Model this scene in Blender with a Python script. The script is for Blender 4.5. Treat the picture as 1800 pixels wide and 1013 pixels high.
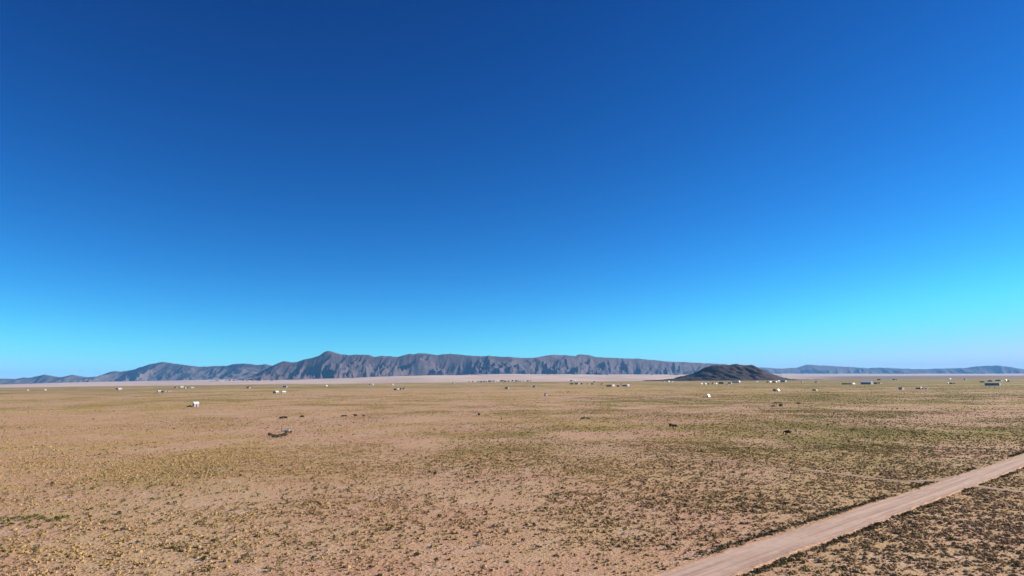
import bpy, bmesh, math, random
import numpy as np
from mathutils import Vector, Matrix

random.seed(7); rng = np.random.default_rng(7)
scene = bpy.context.scene
for o in list(bpy.data.objects): bpy.data.objects.remove(o)
C = scene.collection

# ------------------------------------------------------------------ camera
H_CAM, FPX, CX, CY = 22.0, 1216.0, 900.0, 506.5
PITCH = math.atan((668.5-CY)/FPX); ROLL = 17.0/1800.0
f_ = Vector((0, math.cos(PITCH), math.sin(PITCH))); r0 = Vector((1, 0, 0)); u0 = r0.cross(f_)
s_, c_ = math.sin(ROLL), math.cos(ROLL)
R_ = c_*r0 - s_*u0; U_ = s_*r0 + c_*u0
cam_d = bpy.data.cameras.new('camera'); cam = bpy.data.objects.new('camera', cam_d); C.objects.link(cam)
cam_d.sensor_width = 36.0; cam_d.sensor_fit = 'HORIZONTAL'; cam_d.lens = 36.0*FPX/1800.0
cam_d.clip_start = 0.5; cam_d.clip_end = 200000
M = Matrix((( R_.x, U_.x, -f_.x, 0), (R_.y, U_.y, -f_.y, 0), (R_.z, U_.z, -f_.z, H_CAM), (0, 0, 0, 1)))
cam.matrix_world = M
scene.camera = cam

# ------------------------------------------------------------------ sky, sun, exposure
SUN_AZ, SUN_EL = math.radians(12.0), math.radians(23.5)      # azimuth measured from +X towards +Y
world = bpy.data.worlds.new('World'); scene.world = world; world.use_nodes = True
wn = world.node_tree.nodes; wl = world.node_tree.links; wn.clear()
sky = wn.new('ShaderNodeTexSky'); sky.sky_type = 'NISHITA'; sky.sun_disc = False
sky.sun_elevation = SUN_EL; sky.sun_rotation = math.pi/2 - SUN_AZ
sky.altitude = 3000; sky.air_density = 1.0; sky.dust_density = 0.0; sky.ozone_density = 4.0
# one tone curve for the whole sky: the deep saturated blue of a polarised, contrasty camera picture
EXPO, SKY_STR = 1.2, 0.09
KEY = 0.09*2**0.45
sep = wn.new('ShaderNodeSeparateColor'); comb = wn.new('ShaderNodeCombineColor'); wl.new(sky.outputs[0], sep.inputs[0])
for i, (amp, gam, cap) in enumerate(((1.28, 2.28, 0.72), (1.74, 1.78, 0.88), (1.47, 1.44, 1.04))):
    p1 = wn.new('ShaderNodeMath'); p1.operation = 'MULTIPLY'; p1.inputs[1].default_value = KEY; wl.new(sep.outputs[i], p1.inputs[0])
    p2 = wn.new('ShaderNodeMath'); p2.operation = 'POWER'; p2.inputs[1].default_value = gam; wl.new(p1.outputs[0], p2.inputs[0])
    p3 = wn.new('ShaderNodeMath'); p3.operation = 'MULTIPLY'; p3.inputs[1].default_value = amp/(SKY_STR*2**EXPO); wl.new(p2.outputs[0], p3.inputs[0])
    p4 = wn.new('ShaderNodeMath'); p4.operation = 'SMOOTH_MIN'; p4.inputs[1].default_value = cap/(SKY_STR*2**EXPO); p4.inputs[2].default_value = 0.35/(SKY_STR*2**EXPO); wl.new(p3.outputs[0], p4.inputs[0])
    wl.new(p4.outputs[0], comb.inputs[i])
bg = wn.new('ShaderNodeBackground'); bg.inputs['Strength'].default_value = SKY_STR
wo = wn.new('ShaderNodeOutputWorld')
wl.new(comb.outputs[0], bg.inputs[0]); wl.new(bg.outputs[0], wo.inputs[0])

sl = bpy.data.lights.new('sun', 'SUN'); sl.energy = 4.6; sl.angle = math.radians(0.53); sl.color = (1.0, 0.88, 0.73)
sun = bpy.data.objects.new('sun', sl); C.objects.link(sun)
S = Vector((math.cos(SUN_AZ)*math.cos(SUN_EL), math.sin(SUN_AZ)*math.cos(SUN_EL), math.sin(SUN_EL)))
sun.rotation_euler = S.to_track_quat('Z', 'Y').to_euler(); sun.location = (0, 0, 400)

scene.render.engine = 'CYCLES'
vs = scene.view_settings
vs.view_transform = 'Standard'; vs.look = 'None'; vs.gamma = 1.0; vs.use_curve_mapping = False; vs.exposure = EXPO
scene.cycles.max_bounces = 6; scene.cycles.volume_bounces = 1

# ------------------------------------------------------------------ numpy noise
def _hash(ix, iy, seed):
    h = (ix.astype(np.int64)*374761393 + iy.astype(np.int64)*668265263 + seed*1442695041) & 0xFFFFFFFF
    h = ((h ^ (h >> 13))*1274126177) & 0xFFFFFFFF
    return ((h ^ (h >> 16)) & 0xFFFF)/65535.0
def vnoise(x, y, seed=0):
    x = np.asarray(x, float); y = np.asarray(y, float)
    ix = np.floor(x); iy = np.floor(y); fx = x-ix; fy = y-iy
    fx = fx*fx*fx*(fx*(fx*6-15)+10); fy = fy*fy*fy*(fy*(fy*6-15)+10)
    a = _hash(ix, iy, seed); b = _hash(ix+1, iy, seed); c = _hash(ix, iy+1, seed); d = _hash(ix+1, iy+1, seed)
    return a*(1-fx)*(1-fy)+b*fx*(1-fy)+c*(1-fx)*fy+d*fx*fy
def fbm(x, y, seed=0, octv=4, g=0.5):
    t = 0; a = 1; n = 0
    for k in range(octv):
        t = t + a*vnoise(np.asarray(x)*2**k+17.3*k, np.asarray(y)*2**k-9.1*k, seed+k*31); n += a; a *= g
    return t/n
def sst(a, b, x):
    t = np.clip((np.asarray(x, float)-a)/(b-a), 0, 1); return t*t*(3-2*t)

# ------------------------------------------------------------------ terrain height
def ray(px, py):
    px, py = float(px), float(py); return f_ + ((px-CX)/FPX)*R_ - ((py-CY)/FPX)*U_
def at_Y(px, py, Y):
    d = ray(px, py); k = Y/d.y; return Vector((d.x*k, Y, H_CAM+d.z*k))
# foot line of the mountains: pixel -> ground height at the foot
FOOT = [(-900, 684), (-400, 680), (0, 676.5), (100, 674), (200, 672), (300, 670), (400, 668), (480, 668.5), (600, 667), (680, 663.5), (750, 661.5), (900, 659.5),
        (1000, 659.5), (1150, 660), (1300, 659), (1400, 657.8), (1800, 657.5), (2300, 654)]
FOOT_X = np.array([p[0] for p in FOOT], float)
def crest_D(px):      # distance of the crest line, metres
    return np.interp(px, [-900, 0, 440, 560, 900, 1300, 1345, 1500, 2300], [15000, 15000, 14600, 11600, 12800, 16500, 24000, 26000, 26000])
SLOPE_L = 2300.0
_ft = [(at_Y(px, py, float(crest_D(px))-SLOPE_L)) for px, py in FOOT]
FOOT_T = np.array([p.x/p.y for p in _ft]); FOOT_Z = np.array([p.z for p in _ft]); FOOT_Y = np.array([p.y for p in _ft])
def G(x, y):
    x = np.asarray(x, float); y = np.asarray(y, float)
    th = x/np.maximum(y, 600.0)
    zf = np.interp(th, FOOT_T, FOOT_Z); yf = np.interp(th, FOOT_T, FOOT_Y)
    k = np.clip((y-2600.0)/(yf-2600.0), 0, 1.15)
    fan = zf*(0.35*k+0.65*k*k)
    und = (fbm(x/140.0, y/140.0, 3, 2)-0.5)*0.8 + (fbm(x/900.0, y/900.0, 5, 2)-0.5)*2.0*sst(300, 1500, np.hypot(x, y))
    und = und*(1-0.7*sst(3500, 8000, y)) + (fbm(x/1400.0, y/1400.0, 8, 3)-0.5)*16*sst(5000, 9000, y)
    return fan+und
def ground_at(px, py, ymax=5600.0):
    d = ray(px, py); 
    ys = np.concatenate([np.arange(60, 400, 1.0), np.geomspace(400, ymax, 1500)])
    xs = d.x/d.y*ys; zr = H_CAM + d.z/d.y*ys
    below = np.nonzero(zr <= G(xs, ys))[0]
    i = below[0] if len(below) else len(ys)-1
    return Vector((xs[i], ys[i], float(G(xs[i], ys[i]))))

# vegetation and clump-shade fields shared by soil and grass
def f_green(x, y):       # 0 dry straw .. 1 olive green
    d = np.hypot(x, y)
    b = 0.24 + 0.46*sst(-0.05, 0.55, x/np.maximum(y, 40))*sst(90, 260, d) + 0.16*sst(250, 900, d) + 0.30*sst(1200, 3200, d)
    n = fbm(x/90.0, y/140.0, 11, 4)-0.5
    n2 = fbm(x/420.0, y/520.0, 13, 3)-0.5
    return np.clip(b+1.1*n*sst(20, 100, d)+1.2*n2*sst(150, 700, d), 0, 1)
def f_cover_shade(x, y):
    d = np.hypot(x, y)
    b = 0.36 + 0.19*sst(-0.02, 0.5, x/np.maximum(y, 40)) + 0.22*sst(250, 900, d) + 0.25*sst(900, 2500, d)  # denser grass far out, plus painted shade for clumps missing there
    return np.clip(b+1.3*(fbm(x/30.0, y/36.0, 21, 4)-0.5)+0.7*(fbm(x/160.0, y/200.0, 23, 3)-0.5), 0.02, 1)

# ------------------------------------------------------------------ helpers
def link(o, parent=None):
    C.objects.link(o)
    if parent is not None: o.parent = parent
    return o
def mesh_obj(name, verts, faces, mat, parent=None, smooth=False):
    me = bpy.data.meshes.new(name); me.from_pydata([tuple(v) for v in verts], [], faces); me.update()
    if mat: me.materials.append(mat)
    if smooth: me.polygons.foreach_set('use_smooth', [True]*len(me.polygons))
    return link(bpy.data.objects.new(name, me), parent)
def tag(o, label, cat=None, group=None, kind=None):
    o['label'] = label
    if cat: o['category'] = cat
    if group: o['group'] = group
    if kind: o['kind'] = kind
    return o
def empty(name, loc, rz=0.0):
    o = bpy.data.objects.new(name, None); o.empty_display_size = 0.5; C.objects.link(o); o.location = loc; o.rotation_euler = (0, 0, rz); return o
def box_vf(x0, x1, y0, y1, z0, z1, base=0):
    v = [(x0, y0, z0), (x1, y0, z0), (x1, y1, z0), (x0, y1, z0), (x0, y0, z1), (x1, y0, z1), (x1, y1, z1), (x0, y1, z1)]
    f = [(0, 3, 2, 1), (4, 5, 6, 7), (0, 1, 5, 4), (1, 2, 6, 5), (2, 3, 7, 6), (3, 0, 4, 7)]
    return v, [tuple(i+base for i in q) for q in f]
def box(name, b, mat, parent=None):
    v, f = box_vf(*b); return mesh_obj(name, v, f, mat, parent)
def grid_mesh(name, P, mat, attrs=None, smooth=True):
    ny, nx = P.shape[:2]; me = bpy.data.meshes.new(name)
    me.vertices.add(nx*ny); me.vertices.foreach_set('co', P.reshape(-1).astype(np.float32))
    idx = np.arange(nx*ny).reshape(ny, nx)
    q = np.stack([idx[:-1, :-1], idx[:-1, 1:], idx[1:, 1:], idx[1:, :-1]], -1).reshape(-1, 4)
    me.loops.add(q.size); me.loops.foreach_set('vertex_index', q.reshape(-1).astype(np.int32))
    me.polygons.add(len(q)); me.polygons.foreach_set('loop_start', np.arange(0, q.size, 4, dtype=np.int32))
    me.polygons.foreach_set('use_smooth', np.full(len(q), smooth))
    me.update(calc_edges=True); me.validate()
    for k, a in (attrs or {}).items():
        at = me.attributes.new(k, 'FLOAT', 'POINT'); at.data.foreach_set('value', a.reshape(-1).astype(np.float32))
    me.materials.append(mat)
    return link(bpy.data.objects.new(name, me))

# ------------------------------------------------------------------ material helpers
class NT:
    def __init__(self, name):
        self.m = bpy.data.materials.new(name); self.m.use_nodes = True
        self.n = self.m.node_tree.nodes; self.l = self.m.node_tree.links; self.n.clear()
        self.out = self.n.new('ShaderNodeOutputMaterial')
        self.p = self.n.new('ShaderNodeBsdfPrincipled'); self.l.new(self.p.outputs[0], self.out.inputs[0])
        self.p.inputs['Roughness'].default_value = 0.92; self.p.inputs['Specular IOR Level'].default_value = 0.15
        self.pos = self.n.new('ShaderNodeNewGeometry').outputs['Position']
    def attr(self, name, typ='GEOMETRY'):
        a = self.n.new('ShaderNodeAttribute'); a.attribute_name = name; a.attribute_type = typ; return a.outputs['Fac']
    def noise(self, size, detail=3.0, rough=0.55, vec=None, stretch=None):
        v = vec or self.pos
        if stretch:
            mp = self.n.new('ShaderNodeMapping'); mp.inputs['Scale'].default_value = stretch; self.l.new(v, mp.inputs[0]); v = mp.outputs[0]
        t = self.n.new('ShaderNodeTexNoise'); t.inputs['Scale'].default_value = 1.0/size
        t.inputs['Detail'].default_value = detail; t.inputs['Roughness'].default_value = rough
        self.l.new(v, t.inputs['Vector']); return t.outputs['Fac']
    def math(self, op, a, b=None, clamp=False):
        m = self.n.new('ShaderNodeMath'); m.operation = op; m.use_clamp = clamp
        for i, v in enumerate((a, b)):
            if v is None: continue
            if isinstance(v, (int, float)): m.inputs[i].default_value = v
            else: self.l.new(v, m.inputs[i])
        return m.outputs[0]
    def step(self, x, a, b, lo=0.0, hi=1.0):
        m = self.n.new('ShaderNodeMapRange'); m.interpolation_type = 'SMOOTHSTEP'
        m.inputs[1].default_value = a; m.inputs[2].default_value = b; m.inputs[3].default_value = lo; m.inputs[4].default_value = hi
        self.l.new(x, m.inputs[0]); return m.outputs[0]
    def mix(self, fac, a, b, mode='MIX'):
        m = self.n.new('ShaderNodeMix'); m.data_type = 'RGBA'; m.blend_type = mode
        for i, v in ((0, fac), (6, a), (7, b)):
            if isinstance(v, (int, float)): m.inputs[i].default_value = v
            elif isinstance(v, tuple): m.inputs[i].default_value = (*v, 1)
            else: self.l.new(v, m.inputs[i])
        return m.outputs[2]
    def color(self, c):
        if isinstance(c, tuple): self.p.inputs['Base Color'].default_value = (*c, 1)
        else: self.l.new(c, self.p.inputs['Base Color'])
    def bump(self, h, dist=0.05, strength=1.0):
        b = self.n.new('ShaderNodeBump'); b.inputs['Distance'].default_value = dist; b.inputs['Strength'].default_value = strength
        self.l.new(h, b.inputs['Height']); self.l.new(b.outputs[0], self.p.inputs['Normal'])

def plain(name, col, var=0.12, size=0.6, rough=0.85, metal=0.0):
    t = NT(name); n = t.noise(size, 4)
    dark = tuple(c*(1-var) for c in col); lite = tuple(min(1, c*(1+var)) for c in col)
    t.color(t.mix(t.step(n, 0.3, 0.7), dark, lite)); t.p.inputs['Roughness'].default_value = rough; t.p.inputs['Metallic'].default_value = metal
    return t.m

PINK = (0.395, 0.238, 0.155); TAN = (0.405, 0.280, 0.165); STRAW = (0.355, 0.252, 0.090); OLIVE = (0.185, 0.152, 0.034); PALE = (0.54, 0.42, 0.345)  # STRAW and OLIVE darkened to include shade between unmodelled grass clumps

def ground_material():
    t = NT('prairie_soil'); g = t.attr('green'); cv = t.attr('cover_shade'); far = t.attr('far'); brown = t.attr('brown'); nearf = t.attr('near')
    soil = t.mix(t.step(t.noise(38, 4), 0.36, 0.64), PINK, TAN)
    soil = t.mix(t.step(t.noise(7, 3), 0.50, 0.75), soil, (0.44, 0.315, 0.225))
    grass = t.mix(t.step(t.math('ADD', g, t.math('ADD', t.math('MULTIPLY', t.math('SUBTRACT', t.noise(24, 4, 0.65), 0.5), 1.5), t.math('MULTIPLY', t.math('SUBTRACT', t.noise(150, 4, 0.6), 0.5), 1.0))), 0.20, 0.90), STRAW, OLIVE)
    spk = t.noise(0.55, 3, 0.6)
    mid = t.noise(6.0, 4, 0.62)
    big = t.noise(60.0, 5, 0.6)
    cvn = t.math('ADD', t.math('ADD', cv, t.math('MULTIPLY', t.math('SUBTRACT', spk, 0.5), 1.6)), t.math('MULTIPLY', t.math('SUBTRACT', mid, 0.5), 0.8))
    cvn = t.math('ADD', cvn, t.math('MULTIPLY', t.math('SUBTRACT', big, 0.5), 2.4))
    cvn = t.math('ADD', cvn, t.math('MULTIPLY', t.math('SUBTRACT', t.noise(260.0, 4, 0.6), 0.5), 1.4))
    col = t.mix(t.math('MULTIPLY', t.step(cvn, 0.25, 0.95), t.math('SUBTRACT', 1.0, t.math('MULTIPLY', nearf, 0.55))), soil, grass)  # grass mix also paints clump shade into the far ground
    # scattered dark scrub beyond the modelled plants
    scr = t.math('MULTIPLY', t.step(t.noise(2.6, 2, 0.5), 0.64, 0.72), t.math('MULTIPLY', t.step(t.noise(55, 3), 0.42, 0.6), t.math('SUBTRACT', 1.0, nearf)))
    col = t.mix(t.math('MULTIPLY', scr, 0.75), col, (0.075, 0.075, 0.035))
    col = t.mix(far, col, t.mix(t.step(t.noise(700, 5, 0.6, stretch=(1, 0.35, 1)), 0.35, 0.7), t.mix(brown, PALE, (0.19, 0.14, 0.115)), t.mix(brown, (0.36, 0.275, 0.23), (0.15, 0.112, 0.09))))
    t.color(col)
    h = t.math('ADD', t.math('MULTIPLY', t.noise(0.45, 4, 0.6), 1.0), t.math('MULTIPLY', t.noise(1.6, 2), 0.8))
    t.bump(h, 0.22, 0.9)
    return t.m

# ------------------------------------------------------------------ ground sheet
def axis(lo, hi, near_lo, step=2.0, gr=0.02):
    out = [0.0]; c = 0.0
    while c < hi: c += max(step, gr*abs(c)); out.append(c)
    neg = []; c = 0.0
    while c > lo: c -= max(near_lo, gr*abs(c)); neg.append(c)
    return np.array(neg[::-1]+out)
LIM = 45000.0
ax = axis(-LIM, LIM, 2.0); ay = axis(-3000, LIM, 8.0, gr=0.016)
ax = np.clip(ax, -LIM, LIM); ay = np.clip(ay, -3000, LIM)
GX, GY = np.meshgrid(ax, ay); GZ = G(GX, GY); GD = np.hypot(GX, GY)
edge = 4300 + 1500*(fbm(GX/2600, GY/2600, 41, 3)-0.5)
FAR = sst(0, 900, GY-edge)
ground = grid_mesh('ground', np.stack([GX, GY, GZ], -1), ground_material(),
    {'green': f_green(GX, GY), 'cover_shade': f_cover_shade(GX, GY), 'far': FAR, 'brown': sst(.36, .50, GX/np.maximum(GY, 600))*(1-sst(9000, 16000, GY)), 'near': 1-sst(110, 300, GD)})
tag(ground, 'dry tan and olive grassland plain running to the mountains', kind='structure')

# ------------------------------------------------------------------ mountains
SKY_A = [(-900, 668), (-500, 660), (-250, 656), (-120, 662), (0, 666.3), (15, 665.8), (25, 666.8), (40, 664), (50, 664.6), (64, 662), (78, 658.7), (87, 660.7), (97, 663.4), (111, 662.6), (127.5, 658.7), (136, 662), (144, 664.3),
    (159, 663), (171, 662), (183, 658), (195, 653.4), (203, 652.7), (213, 653.7), (235, 649.8), (248, 645.3), (262, 640.8), (275, 638.3), (287, 636.6), (300, 638.3), (314, 640.3), (334, 643.3), (351, 645), (367, 644.5),
    (384, 643.3), (399, 643.3), (411, 640), (428, 639.3), (440, 640), (453, 642.3), (465, 640.3), (478, 643), (500, 644), (540, 650), (600, 664)]
SKY_B = [(425, 668), (440, 662), (455, 655), (470, 648), (478, 643.5), (485, 640.3), (497, 635), (512, 637.2), (522, 636.6), (535, 632), (550, 629.4), (562, 625), (570.5, 618.8), (576, 616.6), (584, 618), (594, 621.8), (599, 623), (607, 623),
    (616, 625), (626, 623), (634, 624), (646, 623.5), (659, 627.7), (668, 626), (678, 626), (700, 627.7), (708, 624.8), (720, 622), (728, 622.7), (736.6, 621), (750, 621.8), (768, 624.5), (780, 622.6), (792, 622.3), (820, 624.7), (840, 626.3),
    (859, 625.5), (877, 627.3), (897, 627.7), (909, 628.9), (928, 629.5), (943, 628.5), (956, 626), (970, 623.8), (993, 624.3), (1011.7, 626.5), (1015, 623.8), (1022, 623.2), (1035, 624.3), (1047, 627.5), (1067, 628.9), (1094, 629.9),
    (1121, 630.7), (1151, 633.2), (1174, 635.7), (1201, 636.6), (1235, 638.6), (1260, 639.6), (1275, 640.6), (1300, 643), (1330, 648), (1350, 658)]
SKY_C = [(1270, 662), (1300, 652), (1320, 645.5), (1339, 646), (1351, 646.6), (1364, 647.8), (1377, 648.2), (1401, 646.6), (1409, 644), (1418, 641), (1431, 642), (1451, 643), (1476, 644.3), (1502, 645.6), (1527, 647.5), (1542, 646.5), (1567, 647),
    (1601, 648.7), (1626, 649.2), (1643, 648.2), (1668, 647.7), (1698, 647), (1715, 644.5), (1735, 643), (1757, 643), (1775, 645.3), (1800, 649.5), (1850, 651), (2000, 646), (2300, 650)]

def rock_material(name, a, b, c):
    t = NT(name)
    n = t.noise(420, 6, 0.65); n2 = t.noise(90, 5, 0.7)
    col = t.mix(t.step(n, 0.35, 0.65), a, b); col = t.mix(t.step(n2, 0.5, 0.72, 0, 0.7), col, c)
    t.color(col); t.bump(t.noise(120, 6, 0.7), 30, 0.6); return t.m

def range_mesh(name, sky, D, mat, spur, amp, seed, L=SLOPE_L, skew=0.5, prof=1.25, rows=110, colstep=1.3):
    px = np.arange(sky[0][0], sky[-1][0]+0.01, colstep)
    py = np.interp(px, [p[0] for p in sky], [p[1] for p in sky])
    k = 5; py = np.convolve(np.pad(py, k, mode='edge'), np.ones(3)/3, 'same')[k:-k]
    py = py + 1.1*(fbm(px/7.0, px*0+seed, seed+11, 3)-0.5)
    Dp = D(px)
    cr = [at_Y(a, b, float(d)) for a, b, d in zip(px, py, Dp)]
    cx = np.array([c.x for c in cr]); cz = np.array([c.z for c in cr]); cy = Dp
    t = np.concatenate([np.linspace(-0.12, 1.0, rows), np.linspace(1.0, 1.9, 16)[1:]])
    T = np.repeat(t[:, None], len(px), 1)
    # the slope falls towards the camera along -Y
    X = np.repeat(cx[None], len(t), 0); Y = cy[None] - L*(1-T)
    zf = G(X, Y)-2
    Cb = np.convolve(np.pad(cz, 100, mode='edge'), np.hanning(201)/np.hanning(201).sum(), 'same')[100:-100]
    k01 = np.clip(T, 0, 1); kk = np.where(T > 1, np.clip(1-(T-1)/0.9, 0, 1), k01)
    crest = cz[None]*k01**2.6 + Cb[None]*(1-k01**2.6)
    Hh = np.maximum(crest-zf, 0)
    wx = X + skew*L*(1-T) + 1300*(fbm(X/2100, Y/1900, seed, 4)-0.5)
    def ridge(u, v, sd): return 1-np.clip(1.7*np.abs(2*vnoise(u, v, sd)-1), 0, 1)
    r1 = ridge(wx/spur, Y/(spur*4.0), seed+1); r2 = ridge((wx+300*r1)/(spur*0.45), Y/(spur*1.1), seed+2); r3 = ridge(wx/(spur*0.2)+r2, Y/(spur*0.36), seed+3)
    r4 = fbm(X/90, Y/90, seed+4, 3)-0.5
    env = np.clip(k01, 0, 1)**0.5*(1-k01**5)*1.25*(0.55+0.9*fbm(X/2600, Y/2600, seed+9, 2))
    carve = (0.45*(1-r1)+0.36*(1-r2)+0.20*(1-r3)+0.12*(1-ridge(wx/(spur*0.1)+r3, Y/(spur*0.2), seed+5)))*amp*env*Hh
    p = kk**prof
    Z = zf + Hh*p - carve*np.where(T > 1, 0, 1) + r4*34*env
    # buttresses reach out at the foot
    Z = np.where(T <= 1, np.maximum(Z, zf + Hh*0.02*k01 - 4), Z)
    Z = np.where(T < 0, zf-25*(-T)*8, Z)
    Z = np.where(T > 1, zf+Hh*p, Z)
    return tag(grid_mesh(name, np.stack([X, Y, Z], -1), mat), '', kind='structure')
rockA = rock_material('foothill_rock', (0.110, 0.092, 0.095), (0.072, 0.064, 0.066), (0.150, 0.122, 0.118))
rockB = rock_material('mountain_rock', (0.092, 0.070, 0.076), (0.056, 0.045, 0.050), (0.155, 0.113, 0.110))
rockC = rock_material('far_rock', (0.095, 0.078, 0.072), (0.066, 0.058, 0.055), (0.135, 0.11, 0.10))
mA = range_mesh('mountain_range', SKY_A, lambda p: np.full_like(p, 15000.0), rockA, 520, 1.6, 60, skew=0.5)
mA['label'] = 'low rolling violet hills at the left horizon'
mB = range_mesh('mountain_range', SKY_B, lambda p: np.interp(p, [440, 560, 900, 1300, 1360], [11300, 11600, 12800, 16500, 17200]), rockB, 430, 1.75, 70, skew=0.35)
mB['label'] = 'long dark blue mountain range with one pointed peak'
mC = range_mesh('mountain_range', SKY_C, lambda p: np.interp(p, [1270, 1345, 1500], [23500, 24500, 26000]), rockC, 1100, 1.4, 80, skew=0.3)
mC['label'] = 'pale blue far mesa ridge at the right horizon'

# dark volcanic hill
HILL = [(1130, 669.5), (1161, 668), (1184.6, 665.4), (1201, 660.4), (1216.5, 658), (1226.5, 652.9), (1238, 646), (1248, 642.8), (1260, 642), (1275, 641.6), (1295, 639.4), (1308.7, 642.3), (1320.5, 641.4), (1329, 644.5), (1340.6, 650.3), (1357, 657.9), (1371, 663), (1384, 666.6), (1409, 668.6), (1440, 669.2)]
def hill():
    D = 4700.0; px = np.linspace(1130, 1440, 200)
    py = np.interp(px, [p[0] for p in HILL], [p[1] for p in HILL])
    py = np.convolve(np.pad(py, 3, mode='edge'), np.ones(3)/3, 'same')[3:-3]
    cr = [at_Y(a, b, D) for a, b in zip(px, py)]
    cx = np.array([c.x for c in cr]); cz = np.array([c.z for c in cr])
    t = np.linspace(-1.15, 1.15, 90); T = np.repeat(t[:, None], len(px), 1)
    X = np.repeat(cx[None], len(t), 0)
    # plan outline is an ellipse: depth shrinks at the ends
    mid = 0.5*(cx[0]+cx[-1]); half = 0.5*(cx[-1]-cx[0])
    dep = 420*np.sqrt(np.clip(1-((cx-mid)/half)**2, 0.02, 1))
    Y = D + T*dep[None]
    zg = G(X, Y); Hh = np.maximum(cz[None]-zg, 0.0)
    a = np.abs(T); p = np.clip(1-a, 0, 1)
    prof = p**1.45*(1+0.35*p*(1-p))
    rid = 1-np.abs(2*vnoise((X+0.4*(Y-D))/75, Y/260, 91)-1)
    Z = zg - 3*sst(0.85, 1.05, a) + Hh*prof - 0.34*Hh*(1-rid)*(1-p**3)*p**0.5 - 0.16*Hh*np.abs(2*vnoise((X+0.4*(Y-D))/30, Y/70, 95)-1)*(1-p**4)*p**0.5 + (fbm(X/24, Y/24, 93, 3)-0.5)*9*p**0.5
    o = grid_mesh('volcanic_hill', np.stack([X, Y, Z], -1), rock_hill); return o
_t = NT('dark_lava_rock'); _n = _t.noise(70, 6, 0.65)
_t.color(_t.mix(_t.step(_n, 0.35, 0.68), (0.020, 0.013, 0.011), (0.072, 0.045, 0.036))); _t.bump(_t.noise(25, 5, 0.7), 4, 0.7); rock_hill = _t.m
tag(hill(), 'dark brown flat-topped volcanic hill rising from the plain', kind='structure')

# ------------------------------------------------------------------ air
allz = 820.0
hv, hf = box_vf(-LIM-600, LIM+600, -3600, LIM+600, -130, allz)
hz = bpy.data.materials.new('haze_air'); hz.use_nodes = True; hz.node_tree.nodes.clear()
ho = hz.node_tree.nodes.new('ShaderNodeOutputMaterial'); hvn = hz.node_tree.nodes.new('ShaderNodeVolumePrincipled')
hvn.inputs['Color'].default_value = (0.15, 0.48, 1.0, 1); hvn.inputs['Density'].default_value = 1.9e-5; hvn.inputs['Anisotropy'].default_value = 0.0
hz.node_tree.links.new(hvn.outputs[0], ho.inputs['Volume'])
haze = mesh_obj('haze', hv, hf, hz); tag(haze, 'thin blue air haze over the whole plain', kind='stuff')

# ------------------------------------------------------------------ dirt road and tracks
def ribbon_path(pts, step=1.0):
    P = np.array(pts, float); seg = np.hypot(*np.diff(P, axis=0).T); s = np.concatenate([[0], np.cumsum(seg)])
    n = max(2, int(s[-1]/step)); q = np.linspace(0, s[-1], n)
    XY = np.stack([np.interp(q, s, P[:, 0]), np.interp(q, s, P[:, 1])], -1)
    k = max(1, int(6/step)); ker = np.ones(2*k+1)/(2*k+1)
    pad = np.concatenate([XY[0]+(np.arange(-k, 0)[:, None])*(XY[1]-XY[0]), XY, XY[-1]+(np.arange(1, k+1)[:, None])*(XY[-1]-XY[-2])])
    XY = np.stack([np.convolve(pad[:, i], ker, 'valid') for i in (0, 1)], -1)
    d = np.gradient(XY, axis=0); d /= np.linalg.norm(d, axis=1)[:, None]
    return XY, np.stack([-d[:, 1], d[:, 0]], -1), q       # centre, left normal, arc length
up = [ground_at(x, y) for x, y in ((1158, 1013), (1489, 904), (1800, 799))]; lo = [ground_at(x, y) for x, y in ((1298, 1013), (1489, 937), (1800, 824))]
U0, U1 = np.array(up[0][:2]), np.array(up[2][:2]); L0 = np.array(lo[0][:2])
rd = (U1-U0)/np.linalg.norm(U1-U0); rn = np.array([-rd[1], rd[0]]); W_road = abs(float((U0-L0) @ rn))
RC = U0 - rn*W_road/2
ROAD_ANG = math.atan2(rd[1], rd[0])
print('road width', W_road, 'angle', math.degrees(ROAD_ANG))
def road_dist(x, y): return (np.asarray(x)-RC[0])*rn[0] + (np.asarray(y)-RC[1])*rn[1]     # signed, + = far/left side
def road_material():
    t = NT('graded_dirt'); lat = t.attr('lat')
    n = t.noise(1.2, 5, 0.6); n2 = t.noise(9, 3)
    mp = t.n.new('ShaderNodeMapping'); mp.vector_type = 'TEXTURE'; mp.inputs['Rotation'].default_value = (0, 0, ROAD_ANG); t.l.new(t.pos, mp.inputs[0])
    mp2 = t.n.new('ShaderNodeMapping'); mp2.inputs['Scale'].default_value = (0.03, 1.6, 1); t.l.new(mp.outputs[0], mp2.inputs[0])
    streak = t.noise(1.0, 3, 0.6, vec=mp2.outputs[0])
    col = t.mix(t.step(n2, 0.35, 0.65), (0.40, 0.285, 0.225), (0.45, 0.335, 0.275))
    col = t.mix(t.step(streak, 0.44, 0.60, 0, 0.85), col, (0.30, 0.208, 0.158))
    rut = t.math('MULTIPLY', t.step(lat, 0.20, 0.32), t.step(lat, 0.44, 0.56, 1, 0)); col = t.mix(t.math('MULTIPLY', rut, t.step(t.noise(5, 3), 0.3, 0.7, 0.25, 0.75)), col, (0.49, 0.37, 0.30))
    col = t.mix(t.step(n, 0.5, 0.8, 0, 0.5), col, (0.50, 0.385, 0.315))
    col = t.mix(t.step(t.math('ADD', lat, t.math('MULTIPLY', t.noise(3, 3), 0.25)), 0.82, 0.98), col, t.mix(t.step(t.noise(0.8, 4), 0.35, 0.65), (0.47, 0.30, 0.205), (0.33, 0.215, 0.145)))
    t.color(col); t.bump(t.math('ADD', n, t.math('MULTIPLY', streak, 1.0)), 0.06, 0.8); return t.m
road_m = road_material()
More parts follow.
